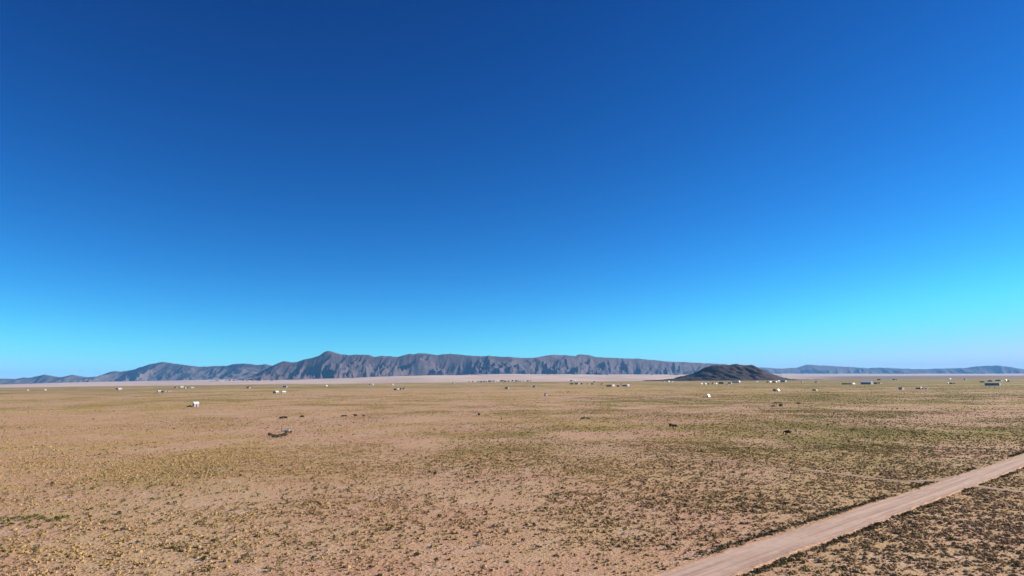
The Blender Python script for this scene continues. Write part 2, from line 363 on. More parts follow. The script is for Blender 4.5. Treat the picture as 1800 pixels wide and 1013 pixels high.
def road_obj(name, pts, half, mat, lip, jag, step, label, z0=0.05, ncol=24, seed=0, taper=0):
    XY, N, q = ribbon_path(pts, step)
    v = np.linspace(-1, 1, ncol); V = np.repeat(v[None], len(q), 0); Q = np.repeat(q[:, None], ncol, 1)
    sd = np.where(V > 0, 1.0, -1.0)
    w = half*(1+jag*(fbm(Q/2.2, sd*7+seed, 51+seed, 3)-0.5)*2 + 0.12*(fbm(Q/25.0, sd*3+seed, 57, 2)-0.5)*2)
    off = V*w
    X = XY[:, 0:1]+N[:, 0:1]*off; Y = XY[:, 1:2]+N[:, 1:2]*off
    av = np.abs(V)
    Z = G(X, Y) + z0 + 0.05*(1-av**2) + lip*np.exp(-((av-0.88)/0.05)**2)*(0.4+1.2*vnoise(Q/1.3, sd*5, 61)) - 0.14*sst(0.95, 1.0, av)
    Z = Z - 0.02*np.exp(-((av-0.38)/0.07)**2)
    if taper: Z = Z - 0.12*np.clip(np.minimum(0, Q-0)/1, -1, 0)
    o = grid_mesh(name, np.stack([X, Y, Z], -1), mat, {'lat': av}); tag(o, label, kind='structure'); return o
A0 = RC - rd*110; A1 = RC + rd*900
road_obj('dirt_road', [A0, A1], W_road/2*1.04, road_m, 0.12, 0.15, 0.6, 'wide pinkish graded dirt road crossing the lower right')
# side tracks
def gp(l): return [tuple(ground_at(x, y)[:2]) for x, y in l]
def on_road(px, py): p = ground_at(px, py); return np.array((p.x, p.y))
t = NT('track_dirt'); t.color(t.mix(t.step(t.noise(1.6, 4), 0.3, 0.7), (0.26, 0.19, 0.135), (0.36, 0.265, 0.19))); t.bump(t.noise(0.5, 4), 0.08, 0.8); track_m = t.m
TR1 = gp([(1690, 838), (1650, 845), (1587, 848), (1500, 837), (1420, 828), (1350, 818), (1230, 806), (1125, 797), (1010, 779), (900, 767), (800, 757)])
TR2 = gp([(1690, 853), (1720, 857), (1760, 862), (1800, 867), (1900, 880)])
road_obj('dirt_track', TR1[:5], 1.15, track_m, 0.02, 0.22, 0.8, 'pale dirt track joining the far side of the road', z0=0.035, ncol=12, seed=3)
road_obj('dirt_track', TR1[4:], 0.5, track_m, 0.02, 0.35, 0.8, 'faint narrow track crossing the grass toward the left', z0=0.03, ncol=8, seed=5)
road_obj('dirt_track', TR2, 1.5, track_m, 0.02, 0.2, 0.8, 'short dirt track leaving the near side of the road at right', z0=0.03, ncol=12, seed=7)
TRS = [(np.array(TR1[:5]), 1.15), (np.array(TR1[4:]), 0.45), (np.array(TR2), 1.5)]
def track_mask(x, y):
    d = np.full(x.shape, 99.0)
    for P, hw in TRS:
        for a, b in zip(P[:-1], P[1:]):
            ab = b-a; k = np.clip(((x-a[0])*ab[0]+(y-a[1])*ab[1])/(ab@ab), 0, 1)
            d = np.minimum(d, np.hypot(x-a[0]-k*ab[0], y-a[1]-k*ab[1])-hw)
    return d

# ------------------------------------------------------------------ grass and shrub meshes
def grass_material():
    t = NT('dry_grass'); g = t.attr('tint', 'INSTANCER'); b = t.attr('shade', 'INSTANCER')
    c1 = t.mix(t.step(g, 0.05, 0.5), (0.395, 0.268, 0.142), (0.345, 0.255, 0.092))
    c2 = t.mix(t.step(g, 0.45, 0.95), c1, (0.165, 0.148, 0.028))
    v = t.n.new('ShaderNodeHueSaturation'); t.l.new(c2, v.inputs['Color']); t.l.new(t.math('ADD', 0.60, t.math('MULTIPLY', b, 0.46)), v.inputs['Value'])
    t.color(v.outputs[0]); t.p.inputs['Specular IOR Level'].default_value = 0.1; return t.m
grass_m = grass_material()
def leaf_material(name, a, b):
    t = NT(name); oi = t.n.new('ShaderNodeObjectInfo').outputs['Random']
    n = t.noise(0.12, 2); t.color(t.mix(t.math('ADD', t.math('MULTIPLY', n, 0.7), t.math('MULTIPLY', oi, 0.4)), a, b)); return t.m
def tuft_mesh(name, n, rad, hgt, wid, lean, seed, mat):
    r = random.Random(seed); v = []; f = []
    for i in range(n):
        a = r.uniform(0, 6.283); q = rad*math.sqrt(r.random()); bx, by = q*math.cos(a), q*math.sin(a)
        h = hgt*r.uniform(0.55, 1.0)*(1-0.35*(q/rad)); lx = lean*h*r.uniform(0.3, 1.2); da = a+r.uniform(-0.8, 0.8)
        tx, ty = bx+lx*math.cos(da), by+lx*math.sin(da); wa = r.uniform(0, 3.14); w = wid*r.uniform(0.6, 1.3)
        ux, uy = w*math.cos(wa), w*math.sin(wa); b = len(v)
        mx, my = bx+0.45*(tx-bx), by+0.45*(ty-by)
        v += [(bx-ux*.7, by-uy*.7, -0.03), (bx+ux*.7, by+uy*.7, -0.03), (mx+ux, my+uy, h*0.6), (mx-ux, my-uy, h*0.6), (tx, ty, h)]
        f += [(b, b+1, b+2, b+3), (b+3, b+2, b+4)]
    me = bpy.data.meshes.new(name); me.from_pydata(v, [], f); me.update(); me.materials.append(mat); return me
def shrub_mesh(name, n, rx, h, leaf, seed, mat, open_=0.0):
    r = random.Random(seed); v = []; f = []
    stems = [(r.uniform(0, 6.283), r.uniform(0.2, 0.9)) for _ in range(7)]
    for a, q in stems:                      # bare stems
        b = len(v); tx, ty, tz = rx*q*math.cos(a)*.8, rx*q*math.sin(a)*.8, h*(1-0.5*q*q)*0.85; w = 0.02*rx/0.5
        v += [(-w, 0, -0.05), (w, 0, -0.05), (0, w*1.5, -0.05), (tx, ty, tz)]; f += [(b, b+1, b+3), (b+1, b+2, b+3), (b+2, b, b+3)]
    for i in range(n):
        a, q = stems[r.randrange(7)]; a += r.gauss(0, 0.5); q = min(1.05, abs(q*r.uniform(0.6, 1.25)+r.gauss(0, 0.12)))
        z = h*(1-0.55*q*q)*(1-r.random()**2*(0.85-open_))+0.02
        c = Vector((rx*q*math.cos(a), rx*q*math.sin(a), z)); s = leaf*r.uniform(0.5, 1.3)
        d1 = Vector((r.gauss(0, 1), r.gauss(0, 1), r.gauss(0.4, 0.8))).normalized(); d2 = d1.orthogonal().normalized()*0.55
        d2.rotate(Matrix.Rotation(r.uniform(0, 6.28), 3, d1)); b = len(v)
        v += [tuple(c-d1*s), tuple(c+d2*s), tuple(c+d1*s), tuple(c-d2*s)]; f += [(b, b+1, b+2, b+3)]
    me = bpy.data.meshes.new(name); me.from_pydata(v, [], f); me.update(); me.materials.append(mat); return me

def clump_mesh(name, rad, hgt, nb, seed, mat):
    # a low uneven bunch-grass cushion with blades standing out of it
    r = random.Random(seed); v = []; f = []; n = 9
    el = r.uniform(.75, 1.0)
    for k, (q, z) in enumerate(((1.0, -.05), (.92, .35), (.62, .80))):
        for i in range(n):
            a = i*6.2832/n+r.uniform(-.25, .25); w = rad*q*r.uniform(.72, 1.18); v.append((w*math.cos(a), el*w*math.sin(a), hgt*z*r.uniform(.7, 1.25)))
    v.append((rad*r.uniform(-.2, .2), rad*r.uniform(-.2, .2), hgt))
    for k in range(2):
        for i in range(n): f.append((k*n+i, k*n+(i+1) % n, (k+1)*n+(i+1) % n, (k+1)*n+i))
    for i in range(n): f.append((2*n+i, 2*n+(i+1) % n, 3*n))
    for i in range(nb):
        a = r.uniform(0, 6.283); q = rad*r.uniform(.1, .8); bx, by = q*math.cos(a), el*q*math.sin(a); h = hgt*r.uniform(1.0, 1.9)*(1-.35*q/rad); wa = r.uniform(0, 3.14); w = .022
        tx, ty = bx+.5*h*math.cos(a), by+.5*h*math.sin(a); b = len(v); ux, uy = w*math.cos(wa), w*math.sin(wa)
        v += [(bx-ux, by-uy, 0), (bx+ux, by+uy, 0), (tx, ty, h)]; f.append((b, b+1, b+2))
    me = bpy.data.meshes.new(name); me.from_pydata(v, [], f); me.update(); me.materials.append(mat); return me
TUFTS = [clump_mesh('grass_clump', r_, h, nb, 100+i, grass_m) for i, (r_, h, nb) in enumerate([(.17, .16, 14), (.24, .18, 16), (.13, .15, 10), (.30, .20, 20), (.20, .24, 18)])]
TUFTS += [tuft_mesh('grass_tuft', 22, .15, .24, .024, .7, 130, grass_m), tuft_mesh('grass_tuft', 16, .10, .30, .022, .5, 131, grass_m)]

def scatter(name, pts, variant, scl, tint, shade, meshes, label, coll_name):
    coll = bpy.data.collections.new(coll_name)
    for i, me in enumerate(meshes):
        coll.objects.link(bpy.data.objects.new('%s_%02d' % (coll_name, i), me))
    n = len(pts); me = bpy.data.meshes.new(name); me.vertices.add(n); me.vertices.foreach_set('co', pts.reshape(-1).astype(np.float32))
    for k, a, ty in (('variant', variant, 'INT'), ('scl', scl, 'FLOAT'), ('rotz', rng.uniform(0, 6.283, n), 'FLOAT'), ('tint', tint, 'FLOAT'), ('shade', shade, 'FLOAT')):
        at = me.attributes.new(k, ty, 'POINT'); at.data.foreach_set('value', np.asarray(a, np.int32 if ty == 'INT' else np.float32))
    o = link(bpy.data.objects.new(name, me))
    ng = bpy.data.node_groups.new(name+'_nodes', 'GeometryNodeTree')
    ng.interface.new_socket('Geometry', in_out='INPUT', socket_type='NodeSocketGeometry'); ng.interface.new_socket('Geometry', in_out='OUTPUT', socket_type='NodeSocketGeometry')
    N = ng.nodes; L = ng.links
    gi = N.new('NodeGroupInput'); go = N.new('NodeGroupOutput'); ip = N.new('GeometryNodeInstanceOnPoints'); ci = N.new('GeometryNodeCollectionInfo')
    ci.inputs[0].default_value = coll; ci.inputs[1].default_value = True; ci.inputs[2].default_value = True
    def na(nm, ty):
        q = N.new('GeometryNodeInputNamedAttribute'); q.data_type = ty; q.inputs[0].default_value = nm; return q.outputs[0]
    cx = N.new('ShaderNodeCombineXYZ'); L.new(na('rotz', 'FLOAT'), cx.inputs[2])
    e2r = N.new('FunctionNodeEulerToRotation'); L.new(cx.outputs[0], e2r.inputs[0])
    L.new(gi.outputs[0], ip.inputs['Points']); L.new(ci.outputs[0], ip.inputs['Instance']); ip.inputs['Pick Instance'].default_value = True
    L.new(na('variant', 'INT'), ip.inputs['Instance Index']); L.new(e2r.outputs[0], ip.inputs['Rotation']); L.new(na('scl', 'FLOAT'), ip.inputs['Scale'])
    L.new(ip.outputs[0], go.inputs[0])
    md = o.modifiers.new('scatter', 'NODES'); md.node_group = ng
    tag(o, label, kind='stuff'); return o

def wedge_points(n, d0, d1, spread=0.95, power=1.0):
    # uniform over the ground between two distances, over the field of view plus a margin on both sides
    d = np.sqrt(rng.uniform(d0**2, d1**2, n)); a = rng.uniform(-spread, spread, n)*0.78
    return d*np.sin(a), d*np.cos(a)
def clear_of_road(x, y, m=0.0):
    return (np.abs(road_dist(x, y)) > W_road/2*1.06+m) & (track_mask(x, y) > 0.1)
# near and middle grass
parts = []
for (n, d0, d1, s0) in ((110000, 55, 140, .62), (210000, 140, 260, .56), (250000, 260, 520, .64), (170000, 520, 1000, .8), (80000, 1000, 2000, 1.2)):
    x, y = wedge_points(n, d0, d1)
    cl = fbm(x/1.7, y/1.7, 71, 2); cv = f_cover_shade(x, y)
    keep = (rng.random(n) < np.clip((0.02+0.85*cv)*(0.2+1.5*sst(.30, .62, cl))*(1-0.55*sst(400, 1600, np.hypot(x, y))), 0.02, 1)) & clear_of_road(x, y)
    x, y = x[keep], y[keep]; parts.append((x, y, s0*np.exp(np.clip(rng.normal(-0.12, 0.48, len(x)), -1.2, 0.95))*(0.8+0.4*f_cover_shade(x, y))))
x = np.concatenate([p[0] for p in parts]); y = np.concatenate([p[1] for p in parts]); sc = np.concatenate([p[2] for p in parts])
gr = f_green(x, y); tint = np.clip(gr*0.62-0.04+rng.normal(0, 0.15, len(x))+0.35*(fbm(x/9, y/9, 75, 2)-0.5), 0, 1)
print('grass tufts', len(x))
scatter('grass', np.stack([x, y, G(x, y)], -1), rng.integers(0, 7, len(x)), sc, tint, rng.random(len(x)), TUFTS, 'short dry straw and olive grass tufts over the plain', 'tuft_kinds')

# weeds along the road edges
weed_m = leaf_material('weed_leaf', (0.045, 0.050, 0.022), (0.14, 0.125, 0.05))
WEEDS = [shrub_mesh('weed', 46, .30, .34, .07, 200+i, weed_m) for i in range(4)]
q = rng.uniform(-60, 420, 5200); side = rng.choice([-1, 1], len(q))
den = fbm(q/7.0, side*9.0, 77, 3); keep = den > 0.42+0.12*rng.random(len(q)); q = q[keep]; side = side[keep]
off = side*(W_road/2*1.06+0.35+np.abs(rng.normal(0, 0.55, len(q))))
x = RC[0]+rd[0]*q+rn[0]*off; y = RC[1]+rd[1]*q+rn[1]*off
k = track_mask(x, y) > 0.8; x, y = x[k], y[k]
scatter('roadside_weeds', np.stack([x, y, G(x, y)], -1), rng.integers(0, 4, len(x)), rng.uniform(.5, 1.25, len(x)), rng.random(len(x)), rng.random(len(x)), WEEDS, 'dark weeds lining both edges of the dirt road', 'weed_kinds')

# small scrub too many to count
scrub_m = leaf_material('scrub_leaf', (0.050, 0.048, 0.022), (0.15, 0.13, 0.055))
SCRUB = [shrub_mesh('scrub', 40, .34, .30, .075, 300+i, scrub_m) for i in range(4)]
pp = []
for n, d0, d1 in ((7000, 60, 200), (17000, 200, 500), (22000, 500, 1300), (9000, 1300, 2600)):
    x, y = wedge_points(n, d0, d1); p = fbm(x/45, y/60, 81, 3)
    k = (p > 0.50+0.14*rng.random(n)) & clear_of_road(x, y, 1.0); pp.append((x[k], y[k], np.clip(np.exp(rng.normal(-.45, .45, k.sum())), .25, 1.7)*(1+0.6*sst(300, 1500, np.hypot(x[k], y[k])))))
x = np.concatenate([p[0] for p in pp]); y = np.concatenate([p[1] for p in pp]); sc = np.concatenate([p[2] for p in pp])
scatter('scrub', np.stack([x, y, G(x, y)], -1), rng.integers(0, 4, len(x)), sc, rng.random(len(x)), rng.random(len(x)), SCRUB, 'small dark scrub dotted across the grassland', 'scrub_kinds')

# ------------------------------------------------------------------ single shrubs, placed one by one
dark_leaf = leaf_material('shrub_leaf_dark', (0.030, 0.036, 0.020), (0.10, 0.105, 0.050))
green_leaf = leaf_material('shrub_leaf_green', (0.065, 0.085, 0.018), (0.17, 0.18, 0.05))
grey_leaf = leaf_material('shrub_leaf_grey', (0.12, 0.115, 0.095), (0.24, 0.225, 0.19))
yel_leaf = leaf_material('shrub_leaf_yellow', (0.16, 0.15, 0.045), (0.38, 0.35, 0.14))
stem_m = plain('shrub_stem', (0.11, 0.085, 0.06))
KIND = {'d': (dark_leaf, .40, .46, .085), 'g': (green_leaf, .48, .32, .08), 'y': (yel_leaf, .30, .42, .06), 'a': (grey_leaf, .48, .34, .06)}
SHR = {k: [shrub_mesh('shrub_foliage', 110, r_, h, lf, 400+i*7+ord(k), m, 0.1) for i in range(3)] for k, (m, r_, h, lf) in KIND.items()}
def one_shrub(px, py, k, label, group, width=None, name='desert_shrub', rnd=random.Random(5)):
    p = ground_at(px, py); Z = p.y
    if abs(road_dist(p.x, p.y)) < W_road/2+0.6: return None
    o = bpy.data.objects.new(name, rnd.choice(SHR[k])); link(o); o.location = p
    s = rnd.uniform(.75, 1.2) if width is None else width*Z/FPX/(2*KIND[k][1]) 
    if width is None: s *= 1+0.5*float(sst(150, 450, Z))
    o.scale = (s, s*rnd.uniform(.85, 1.15), s*rnd.uniform(.85, 1.15)); o.rotation_euler = (0, 0, rnd.uniform(0, 6.28))
    return tag(o, label, 'shrub', group)
def crop(off, l): return [(off+a/4.0, 760+b/4.0) for a, b in l]
# named ones first
one_shrub(612, 908, 'y', 'pale yellow tuft with a black shadow in the middle foreground', 'single pale plants', 10, 'yellow_bush')
one_shrub(731, 869, 'a', 'pale bleached twiggy shrub above the middle foreground', 'single pale plants', 9, 'dry_shrub')
one_shrub(590, 1003, 'y', 'yellow green plant at the bottom edge left of centre', 'single pale plants', 8, 'yellow_bush')
one_shrub(733, 978, 'd', 'rounded dark shrub with long shadow near the bottom edge, left of centre', 'single dark shrubs', 10)
one_shrub(360, 914, 'g', 'green upright shrub alone on pink soil at left', 'single dark shrubs', 8)
one_shrub(843, 960, 'a', 'grey dead brush low on the ground, bottom centre', 'single pale plants', 18, 'dry_shrub')
for a, b, w in ((60, 911, 12), (50, 920, 12), (42, 915, 10), (70, 912, 10), (100, 916, 12), (115, 911, 9), (87, 918, 10), (5, 917, 14), (18, 925, 11), (30, 912, 10), (78, 915, 9), (52, 913, 10), (108, 914, 10), (12, 921, 12)):
    one_shrub(a, b, 'g', 'bright green low bush in the patch at the far left foreground', 'green bushes at the left edge', w*1.35, 'green_bush')
for a, b, w in ((474, 767.5, 8), (481, 770, 8), (487, 770.5, 8), (493, 768.5, 8), (500, 767.5, 8), (504, 763, 7), (511, 762.5, 6)):
    one_shrub(a, b, 'd', 'dark thicket bush beside the thick wooden post', 'bushes by the wooden post', w*1.2)
for a, b, w in ((1023, 738, 6), (1027, 737.5, 7), (1032, 737.5, 7), (1036, 738, 5)):
    one_shrub(a, b, 'd', 'dark bush of the flat thicket beyond the centre, right of the lone black cow', 'thicket beyond the centre', w)
L1 = crop(0, [(840, 580), (820, 705), (870, 695), (1270, 460), (1180, 508), (1230, 512), (1210, 384), (1690, 312), (760, 418), (1440, 905), (960, 785), (1500, 785), (630, 603), (370, 373), (440, 376), (110, 112), (700, 163), (640, 550)])
L1g = crop(0, [(1260, 820), (1600, 244), (1450, 258), (1540, 246), (1090, 78), (1000, 84), (1215, 820), (1540, 430)])
L2 = crop(450, [(1065, 462), (1210, 574), (1290, 608), (1365, 628), (1050, 550), (1020, 657), (940, 693), (1010, 690), (1015, 750), (550, 403), (450, 295), (390, 338), (445, 368), (410, 457), (220, 510), (960, 137), (1065, 163), (1195, 192), (1650, 193), (750, 222), (180, 243),
    (1520, 258), (1480, 243), (1220, 290), (1255, 300), (1490, 328), (1550, 362), (1215, 377), (890, 432), (870, 477), (1000, 474), (1400, 497), (1570, 452), (1660, 490), (1650, 518), (800, 972), (1270, 915), (1110, 957), (1700, 347), (1790, 207)])
L3 = crop(900, [(520, 100), (690, 101), (465, 203), (360, 223), (392, 243), (50, 343), (645, 288), (350, 403), (410, 435), (300, 488), (235, 551), (150, 662), (245, 703), (180, 823), (80, 772), (60, 997), (1020, 178), (670, 918), (660, 433), (905, 852), (830, 823), (1100, 837)])
L3b = crop(900, [(1170, 223), (1125, 253), (1245, 248), (1000, 260), (875, 238), (1355, 206), (1400, 238), (1410, 215), (1440, 252), (1555, 288), (1330, 302), (1185, 307), (1640, 307), (1705, 206), (1665, 118), (1500, 168), (1335, 143), (1285, 128), (1190, 368), (1235, 395),
    (1375, 387), (1430, 368), (940, 347), (950, 402), (830, 347), (825, 380), (1000, 483), (1090, 512), (1450, 428), (1610, 432), (1760, 453), (1655, 402), (1590, 527), (1720, 532), (1215, 532), (1335, 690), (890, 637), (1020, 747), (1700, 272), (1490, 333), (1150, 432), (1060, 457), (1300, 423)])
L4 = crop(1350, [(380, 400), (590, 438), (235, 373), (190, 353), (165, 273), (120, 338), (185, 528), (120, 508), (65, 553)])
L4b = crop(1350, [(1280, 768), (1200, 748), (1680, 718), (1570, 912), (1640, 833), (680, 818), (1750, 942), (1000, 900), (1400, 850), (1250, 960)])
LM = [(1212, 731.5), (1226, 733), (1235, 732.5), (1174, 740), (1330, 739), (1312, 717), (1318, 717.5), (1036, 749), (1386, 770), (1400, 769), (1417, 753), (1556, 753), (1577, 753), (1577, 720), (1538, 712), (1552, 725), (1620, 704), (1466, 727), (1455, 748), (1483, 758)]
LN = [(596, 748), (621, 765), (600, 770), (548, 693), (945, 709), (6, 727), (50, 725), (24, 712), (50, 716), (259, 757), (164, 738), (928, 762), (882, 738), (881, 719)]
for l, k, lab, grp in ((L1, 'd', 'small dark shrub on the pink soil of the left foreground', 'shrubs of the left foreground'), (L1g, 'g', 'low olive bush on the pink soil of the left foreground', 'olive bushes of the left foreground'),
        (L2, 'd', 'small dark shrub on bare soil left of the picture centre, foreground', 'shrubs of the middle foreground'), (L3, 'd', 'small dark shrub right of centre, on the near side of the faint track', 'shrubs right of centre'),
        (L3b, 'd', 'dark shrub in the dense bumpy patch beside the faint track', 'shrubs beside the faint track'), (L4, 'd', 'dark shrub on the grass between the faint track and the road', 'shrubs between track and road'),
        (L4b, 'g', 'dark green clump on the grass below the dirt road, bottom right', 'clumps below the road'), (LM, 'd', 'dark lone bush far out on the green grass at right', 'far bushes at right'), (LN, 'd', 'dark lone bush far out on the tan grass at left', 'far bushes at left')):
    for a, b in l: one_shrub(a, b, k, lab, grp)

# small tree beside the shelter
def small_tree(px, py, w, h, label):
    p = ground_at(px, py); k = p.y/FPX; W, Hh = w*k, h*k; e = empty('small_tree', p)
    r = random.Random(3); v = []; f = []
    def limb(a, b, ra, rb):
        i0 = len(v); d = (b-a).normalized(); o1 = d.orthogonal().normalized(); o2 = d.cross(o1)
        for c, rr in ((a, ra), (b, rb)):
            for j in range(6): t_ = j*math.pi/3; v.append(tuple(c+(o1*math.cos(t_)+o2*math.sin(t_))*rr))
        for j in range(6): f.append((i0+j, i0+(j+1) % 6, i0+6+(j+1) % 6, i0+6+j))
    top = Vector((0.1, 0, Hh*.4)); limb(Vector((0, 0, -.1)), top, .14, .10); tips = []
    for i in range(6):
        a = i*1.05+r.uniform(-.3, .3); b = top+Vector((math.cos(a)*W*.28, math.sin(a)*W*.28, Hh*r.uniform(.12, .35))); limb(top, b, .08, .03); tips.append(b)
    mesh_obj('trunk', v, f, stem_m, e)
    v = []; f = []
    for i in range(700):
        c = tips[r.randrange(6)]+Vector((r.gauss(0, W*.13), r.gauss(0, W*.13), r.gauss(Hh*.08, Hh*.11))); s = r.uniform(.08, .2); d = Vector((r.gauss(0, 1), r.gauss(0, 1), r.gauss(0, 1))).normalized(); q2 = d.orthogonal().normalized()*.6
        b = len(v); v += [tuple(c-d*s), tuple(c+q2*s), tuple(c+d*s), tuple(c-q2*s)]; f.append((b, b+1, b+2, b+3))
    mesh_obj('crown', v, f, dark_leaf, e); return tag(e, label, 'tree')
small_tree(1404, 714, 8, 7, 'small round dark tree right of the open shelter')

# ------------------------------------------------------------------ buildings, all set square to the road grid
paint = {'white': plain('white_siding', (0.38, 0.375, 0.365), 0.08, 1.5), 'cream': plain('cream_siding', (0.32, 0.28, 0.225), 0.1, 1.5), 'tan': plain('tan_siding', (0.24, 0.18, 0.125), 0.12, 1.5),
    'grey': plain('grey_siding', (0.30, 0.30, 0.30), 0.12, 1.5), 'dark': plain('dark_board', (0.075, 0.062, 0.055), 0.2, 1.5), 'metal': plain('pale_metal_roof', (0.66, 0.69, 0.72), 0.06, 3, 0.45), 'droof': plain('dark_shingle', (0.07, 0.065, 0.065), 0.2, 1.0),
    'red': plain('brown_roof', (0.16, 0.085, 0.06), 0.15, 1.0), 'blue': plain('blue_grey_wall', (0.22, 0.27, 0.30), 0.1, 1.5)}
glass = plain('window_glass', (0.03, 0.035, 0.04), 0.1, 1.0, 0.15); wood = plain('weathered_wood', (0.12, 0.095, 0.07), 0.25, 0.3); tyre = plain('tyre_rubber', (0.02, 0.02, 0.02), 0.1); steel = plain('galvanised_steel', (0.55, 0.56, 0.57), 0.12, 0.8, 0.45, 0.3)
N1 = np.array((rd[1], -rd[0])); N2 = -rd       # lit face normal (right), shaded face normal (left)
def building(xl, xm, xr, yb, h, roof, wall, rcol, label, cat='house', name='house', group=None, detail=None):
    c = ground_at(xm, yb); Z = c.y; k = Z/FPX; tc = np.array((-c.x, -c.y)); tc /= np.linalg.norm(tc)
    c1 = max(0.2, float(N1 @ tc)); c2 = max(0.2, float(N2 @ tc)); sl_ = math.hypot(c.x, c.y)/c.y
    LX = min(30, max(2.4, (xr-xm)*k/sl_/c1)); LY = min(46, max(2.4, (xm-xl)*k/sl_/c2)); Hh = min(9.5, max(2.3, h*k))
    e = empty(name, (c.x, c.y, c.z), ROAD_ANG); tag(e, label, cat, group)
    hr = {'gx': 0.32, 'gy': 0.32, 'flat': 0.08, 'shed': 0.2, 'steep': 0.75, 'low': 0.12, 'wide': 0.34}[roof]*Hh; hw = Hh-hr
    sink = -1.2
    v, f = box_vf(0, LX, 0, LY, sink, hw); W = mesh_obj('wall', v, f, paint[wall], e)
    o = 0.25 if Hh > 3 else 0.12; th = 0.12
    if roof in ('gx', 'steep'):          # ridge along local x
        prof = [(-o, hw-o*hr/(LY/2)), (LY/2, Hh), (LY+o, hw-o*hr/(LY/2))]
        v = [(x, y, z+d) for x in (-o, LX+o) for d in (0.02, 0.02+th) for y, z in prof]
    elif roof in ('gy', 'low', 'wide'):
        prof = [(-o, hw-o*hr/(LX/2)), (LX/2, Hh), (LX+o, hw-o*hr/(LX/2))]
        v = [(x, y, z+d) for y in (LY+o, -o) for d in (0.02, 0.02+th) for x, z in prof]
    if roof in ('gx', 'gy', 'steep', 'low', 'wide'):
        f = [(0, 1, 7, 6), (1, 2, 8, 7), (3, 9, 10, 4), (4, 10, 11, 5), (0, 3, 4, 1), (1, 4, 5, 2), (6, 7, 10, 9), (7, 8, 11, 10), (0, 6, 9, 3), (2, 5, 11, 8)]
        mesh_obj('roof', v, f, paint[rcol], e)
        if roof in ('gx', 'steep'): gv = [(x, y, z) for x in (0.003, LX-0.003) for y, z in ((0.003, hw), (LY/2, Hh-0.01), (LY-0.003, hw))]
        else: gv = [(x, y, z) for y in (LY-0.003, 0.003) for x, z in ((0.003, hw), (LX/2, Hh-0.01), (LX-0.003, hw))]
        mesh_obj('gable', gv, [(0, 2, 1), (3, 4, 5), (0, 1, 4, 3), (1, 2, 5, 4)], paint[wall], e)
    elif roof == 'shed':
        v = [(x, y, hw+0.02+(hr if y < LY/2 else 0.0)+d) for d in (0, th) for x, y in ((-o, -o), (LX+o, -o), (LX+o, LY+o), (-o, LY+o))]
        mesh_obj('roof', v, [(0, 3, 2, 1), (4, 5, 6, 7), (0, 1, 5, 4), (1, 2, 6, 5), (2, 3, 7, 6), (3, 0, 4, 7)], paint[rcol], e)
        gv = [(0.003, 0.003, hw), (LX-0.003, 0.003, hw), (LX-.003, LY-.003, hw), (.003, LY-.003, hw), (0.003, 0.003, hw+hr), (LX-0.003, 0.003, hw+hr)]
        mesh_obj('gable', gv, [(0, 1, 5, 4), (1, 2, 5), (0, 4, 3), (2, 3, 4, 5)], paint[wall], e)
    else:
        box('roof', (-o, LX+o, -o, LY+o, hw+0.01, hw+hr), paint[rcol], e)
    if Z < 2300 or detail:
        dw = min(0.95, LX*.3); dh = min(2.05, hw*.85); d = box('door', (LX*.5-dw/2, LX*.5+dw/2, -0.04, 0.02, 0.02, dh), paint['dark' if wall != 'dark' else 'tan'], e)
        n1 = int(LX//3.2); n2 = int(LY//3.2)
        for i in range(n1):
            x = (i+.5)*LX/n1
            if abs(x-LX*.5) > dw/2+.6: box('window', (x-.45, x+.45, -0.035, 0.02, hw*.42, hw*.78), glass, e)
        for i in range(n2):
            y = (i+.5)*LY/n2; box('window', (-0.035, 0.02, y-.45, y+.45, hw*.42, hw*.78), glass, e)
    return e
hs_ = 'houses scattered over the plain'
